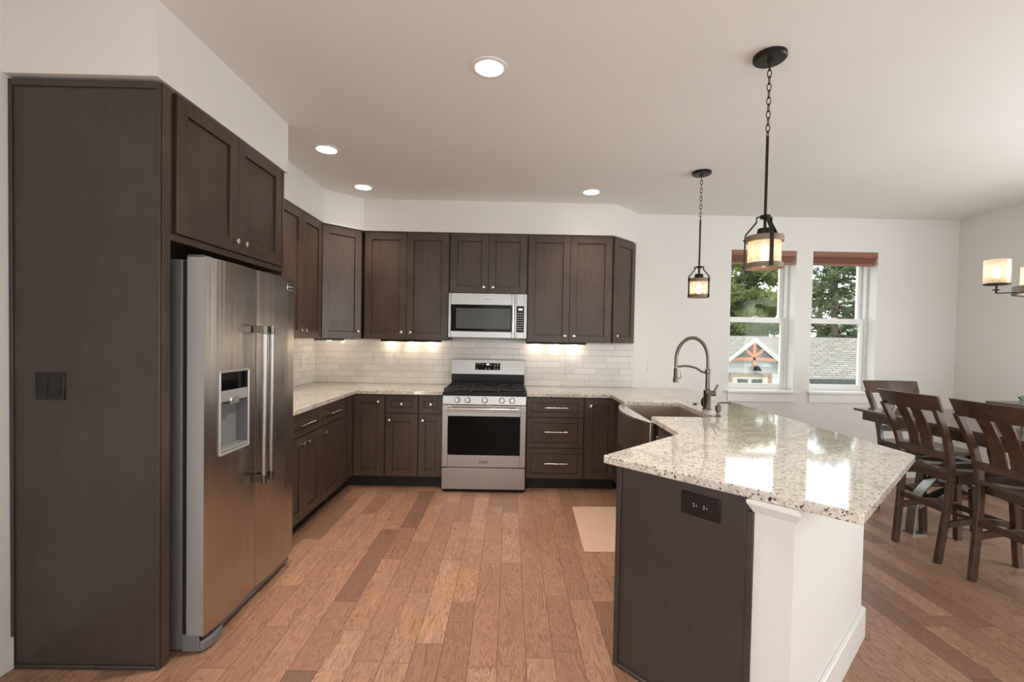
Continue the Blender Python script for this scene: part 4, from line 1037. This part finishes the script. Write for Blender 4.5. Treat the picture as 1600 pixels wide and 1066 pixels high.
# centrepiece
tr = thing('wooden_tray', 'grey-brown footed wooden tray on the far side of the dining table', 'tray', (4.02, -1.55, TZ))
m = MB(); m.box(-.19, -.12, .098, .19, .12, .108); m.box(-.20, -.13, .092, -.188, .13, .122); m.box(.188, -.13, .092, .20, .13, .122); m.box(-.188, -.13, .092, .188, -.12, .122); m.box(-.188, .12, .092, .188, .13, .122)
m.build('tray_top', M['tray'], tr, bevel=.002)
for sx in (-.15, .15):
    for sy in (-.09, .09): B(sx - .012, sy - .012, 0, sx + .012, sy + .012, .0975).build('leg', M['tray'], tr, bevel=.002)
pl = thing('potted_succulent', 'small succulent plant in a pale pot at right edge of photo', 'plant', (3.918, -1.600, TZ + .1085))
MB().lathe([(.022, 0), (.028, .025), (.030, .040), (.025, .040), (.024, .034)], n=20).build('pot', M['pot'], pl)
m = MB()
for k in range(9):
    a = R(40 * k + 10); el = R(35 + 25 * (k % 3)); d = Vector((math.cos(a) * math.cos(el), math.sin(a) * math.cos(el), math.sin(el)))
    b0 = Vector((0, 0, .036)); m.tube([b0, b0 + d * .014, b0 + d * .030, b0 + d * .042], [.005, .008, .007, .003], 8)
d = Vector((-.80, -.30, .42)).normalized(); b0 = Vector((-.01, 0, .038)); m.tube([b0, b0 + d * .022, b0 + d * .045, b0 + d * .064], [.006, .009, .0085, .003], 8)
m.build('leaves', M['succulent'], pl)

# ------------------------------------------------------------------ outside
gd = MB().box(-30, .6, -2.7, 60, 60, -2.6).build('ground', M['grass'], smooth=False); struct(gd)
ga = thing('garage', 'white garage with gable timber truss and grey shingle roof outside', 'building', (7.88, 9.8, -2.6))
gz = lambda z: z + 2.6
rz0 = 1.61
# main roof: ridge along x at y=12, eave at y=10.1
def quad_slab(mb, P, n, t):
    P = [Vector(p) for p in P]; n = Vector(n).normalized() * t; mb.add([*P, *[p - n for p in P]], [(0, 1, 2, 3), (7, 6, 5, 4), (0, 4, 5, 1), (1, 5, 6, 2), (2, 6, 7, 3), (3, 7, 4, 0)])
m = MB(); L0, L1 = .6, 6.2
quad_slab(m, [(L0 + .0, .35, gz(.27)), (L1, .35, gz(.27)), (L1, 2.35, gz(1.66)), (L0 - .35, 2.35, gz(1.66))], (0, -1.39, 2.0), .05)
quad_slab(m, [(L1, 3.6, gz(.79)), (-.3, 3.6, gz(.79)), (-.3, 2.35, gz(1.66)), (L1, 2.35, gz(1.66))], (0, 1.39, 2), .05)
m.build('main_roof', M['shingle'], ga, smooth=False)
m = MB(); sl = .80; gw = 1.75
quad_slab(m, [(0, -.35, gz(rz0)), (gw, -.35, gz(rz0 - sl * gw)), (gw, 2.4, gz(rz0 - sl * gw)), (0, 2.4, gz(rz0))], (sl, 0, 1), .04)
quad_slab(m, [(-gw, -.35, gz(rz0 - sl * gw)), (0, -.35, gz(rz0)), (0, 2.4, gz(rz0)), (-gw, 2.4, gz(rz0 - sl * gw))], (-sl, 0, 1), .04)
m.build('gable_roof', M['shingle'], ga, smooth=False)
for sx in (-1, 1):
    m = MB(); e_ = Vector((sx * gw, 0, -sl * gw)); 
    for off, wd, yy in ((.03, .10, -.38), (.115, .07, -.365)):
        a = Vector((0, yy, gz(rz0) - off)); b = a + e_
        m.add([a + Vector((0, 0, .0)), b, b - Vector((0, 0, wd)), a - Vector((0, 0, wd)), a + Vector((0, .03, 0)), b + Vector((0, .03, 0)), b + Vector((0, .03, -wd)), a + Vector((0, .03, -wd))], [(0, 1, 2, 3), (4, 7, 6, 5), (0, 4, 5, 1), (3, 2, 6, 7), (0, 3, 7, 4), (1, 5, 6, 2)])
    m.build('rake_board', M['rake'], ga, smooth=False)
tmb = MB(); tz = gz(.90)
tmb.strip([(-.85, -.30, tz - .04), (-.4, -.30, tz + .0), (0, -.30, tz + .01), (.4, -.30, tz + .0), (.85, -.30, tz - .04)], (0, 1, 0), .08, .11)
tmb.box(-.05, -.34, tz - .20, .05, -.26, gz(1.42)); tmb.strip([(0, -.30, tz + .05), (-.34, -.30, tz + .36)], (0, 1, 0), .07, .09); tmb.strip([(0, -.30, tz + .05), (.34, -.30, tz + .36)], (0, 1, 0), .07, .09)
tmb.build('timber_truss', M['timber'], ga, bevel=.005)
m = MB(); m.add([(-1.6, 0, 0), (1.75, 0, 0), (1.75, 0, gz(rz0 - .1 - sl * 1.75)), (0, 0, gz(rz0 - .1)), (-1.6, 0, gz(rz0 - .1 - sl * 1.6)), (-1.6, .12, 0), (1.75, .12, 0), (1.75, .12, gz(rz0 - .1 - sl * 1.75)), (0, .12, gz(rz0 - .1)), (-1.6, .12, gz(rz0 - .1 - sl * 1.6))],
    [(0, 1, 2, 3, 4), (9, 8, 7, 6, 5), (0, 5, 6, 1), (1, 6, 7, 2), (4, 9, 5, 0), (2, 7, 8, 3), (3, 8, 9, 4)])
m.box(1.75, .45, 0, 6.1, .55, gz(.25)).box(-1.6, 3.3, 0, 6.1, 3.4, gz(.7)); m.build('wall', M['siding'], ga, smooth=False)
B(1.2, .30, gz(.08), 6.2, .36, gz(.26)).build('fascia_board', M['fascia'], ga)
m = MB(); m.box(-.62, -.05, gz(.34), .74, 0, gz(.44)); m.box(-.62, -.05, 0, -.53, 0, gz(.34)); m.box(.65, -.05, 0, .74, 0, gz(.34)); m.build('door_trim', M['tan'], ga)
gdr = B(-.53, -.02, 0, .65, .0, gz(.34)).build('garage_door', M['creamdoor'], ga)
for x0 in (-.36, .10): B(x0, -.028, gz(.08), x0 + .34, -.02, gz(.25)).build('door_pane', M['darkpane'], gdr)
m = MB(); m.lathe([(.13, -.02), (.05, .10), (.03, .14)], (.20, -.16, gz(.55)), 12); m.box(.17, -.16, gz(.62), .23, 0, gz(.68)); m.build('wall_lamp', M['bronze'], ga)
B(.12, -.02, gz(.78), .36, 0, gz(.96)).build('gable_vent', M['rake'], ga)

def pine(label, x, y, ht, rad, ntuft, nblade, seed, mat, z0=-2.6, low=.0, trunk_r=.2, blade=.30, wth=.028, clump=1):
    r = random.Random(seed); e = thing('pine_tree', label, 'tree', (x, y, z0))
    m = MB(); m.tube([(0, 0, -.1), (.05, .02, ht * .3), (-.04, 0, ht * .6), (0, 0, ht * .98)], [trunk_r * 1.2, trunk_r, trunk_r * .65, .03], 10)
    br = []
    nb = 64
    for k in range(nb):
        t_ = low + (1 - low) * (k + .5) / nb; z = ht * t_ * .97; L = rad * (1 - t_ * .62) * r.uniform(.7, 1.05); a = r.uniform(0, 6.283)
        p0 = Vector((0, 0, z)); d = Vector((math.cos(a), math.sin(a), r.uniform(-.12, .22))); pts = [p0]
        for q_ in range(1, 5):
            pts.append(p0 + d * (L * q_ / 4) + Vector((r.uniform(-.1, .1), r.uniform(-.1, .1), -.02 * q_ * q_ + r.uniform(-.1, .1))))
        m.tube(pts, [.055, .045, .034, .022, .01], 5); br.append(pts)
    m.build('trunk', M['bark'], e)
    fm = MB(); vs = []; fs = []
    for k in range(ntuft):
        pts = r.choice(br); f_ = r.uniform(.22, 1); i = min(3, int(f_ * 4)); p = pts[i].lerp(pts[i + 1], f_ * 4 - i)
        p = p + Vector((r.gauss(0, .22), r.gauss(0, .22), r.gauss(.05, .17)))
        for b_ in range(nblade):
            d = Vector((r.gauss(0, 1), r.gauss(0, 1), r.gauss(.35, .8))).normalized(); s_ = d.cross(Vector((r.gauss(0, 1), r.gauss(0, 1), r.gauss(0, 1)))).normalized() * wth
            L = blade * r.uniform(.6, 1.1); n = len(vs); vs += [p - s_, p + s_, p + d * L]; fs.append((n, n + 1, n + 2))
    fm.add(vs, fs); fo = fm.build('foliage', mat, e, smooth=False, recalc=False); fo['kind'] = 'stuff'
    return e
pine('dense yellow-green pine tree filling the left window behind the garage', 11.3, 17.0, 8.05, 3.9, 9000, 9, 3, M['leafA'], low=.12, trunk_r=.22)
pine('dark-limbed pine with visible trunk seen through the right window', 15.3, 16.4, 8.7, 3.1, 1450, 9, 11, M['leafB'], low=.22, trunk_r=.23)
pine('smaller pine tree farther back at the left edge of the right window', 19.8, 24.0, 8.4, 4.2, 1100, 9, 19, M['leafB'], low=.1, trunk_r=.22)
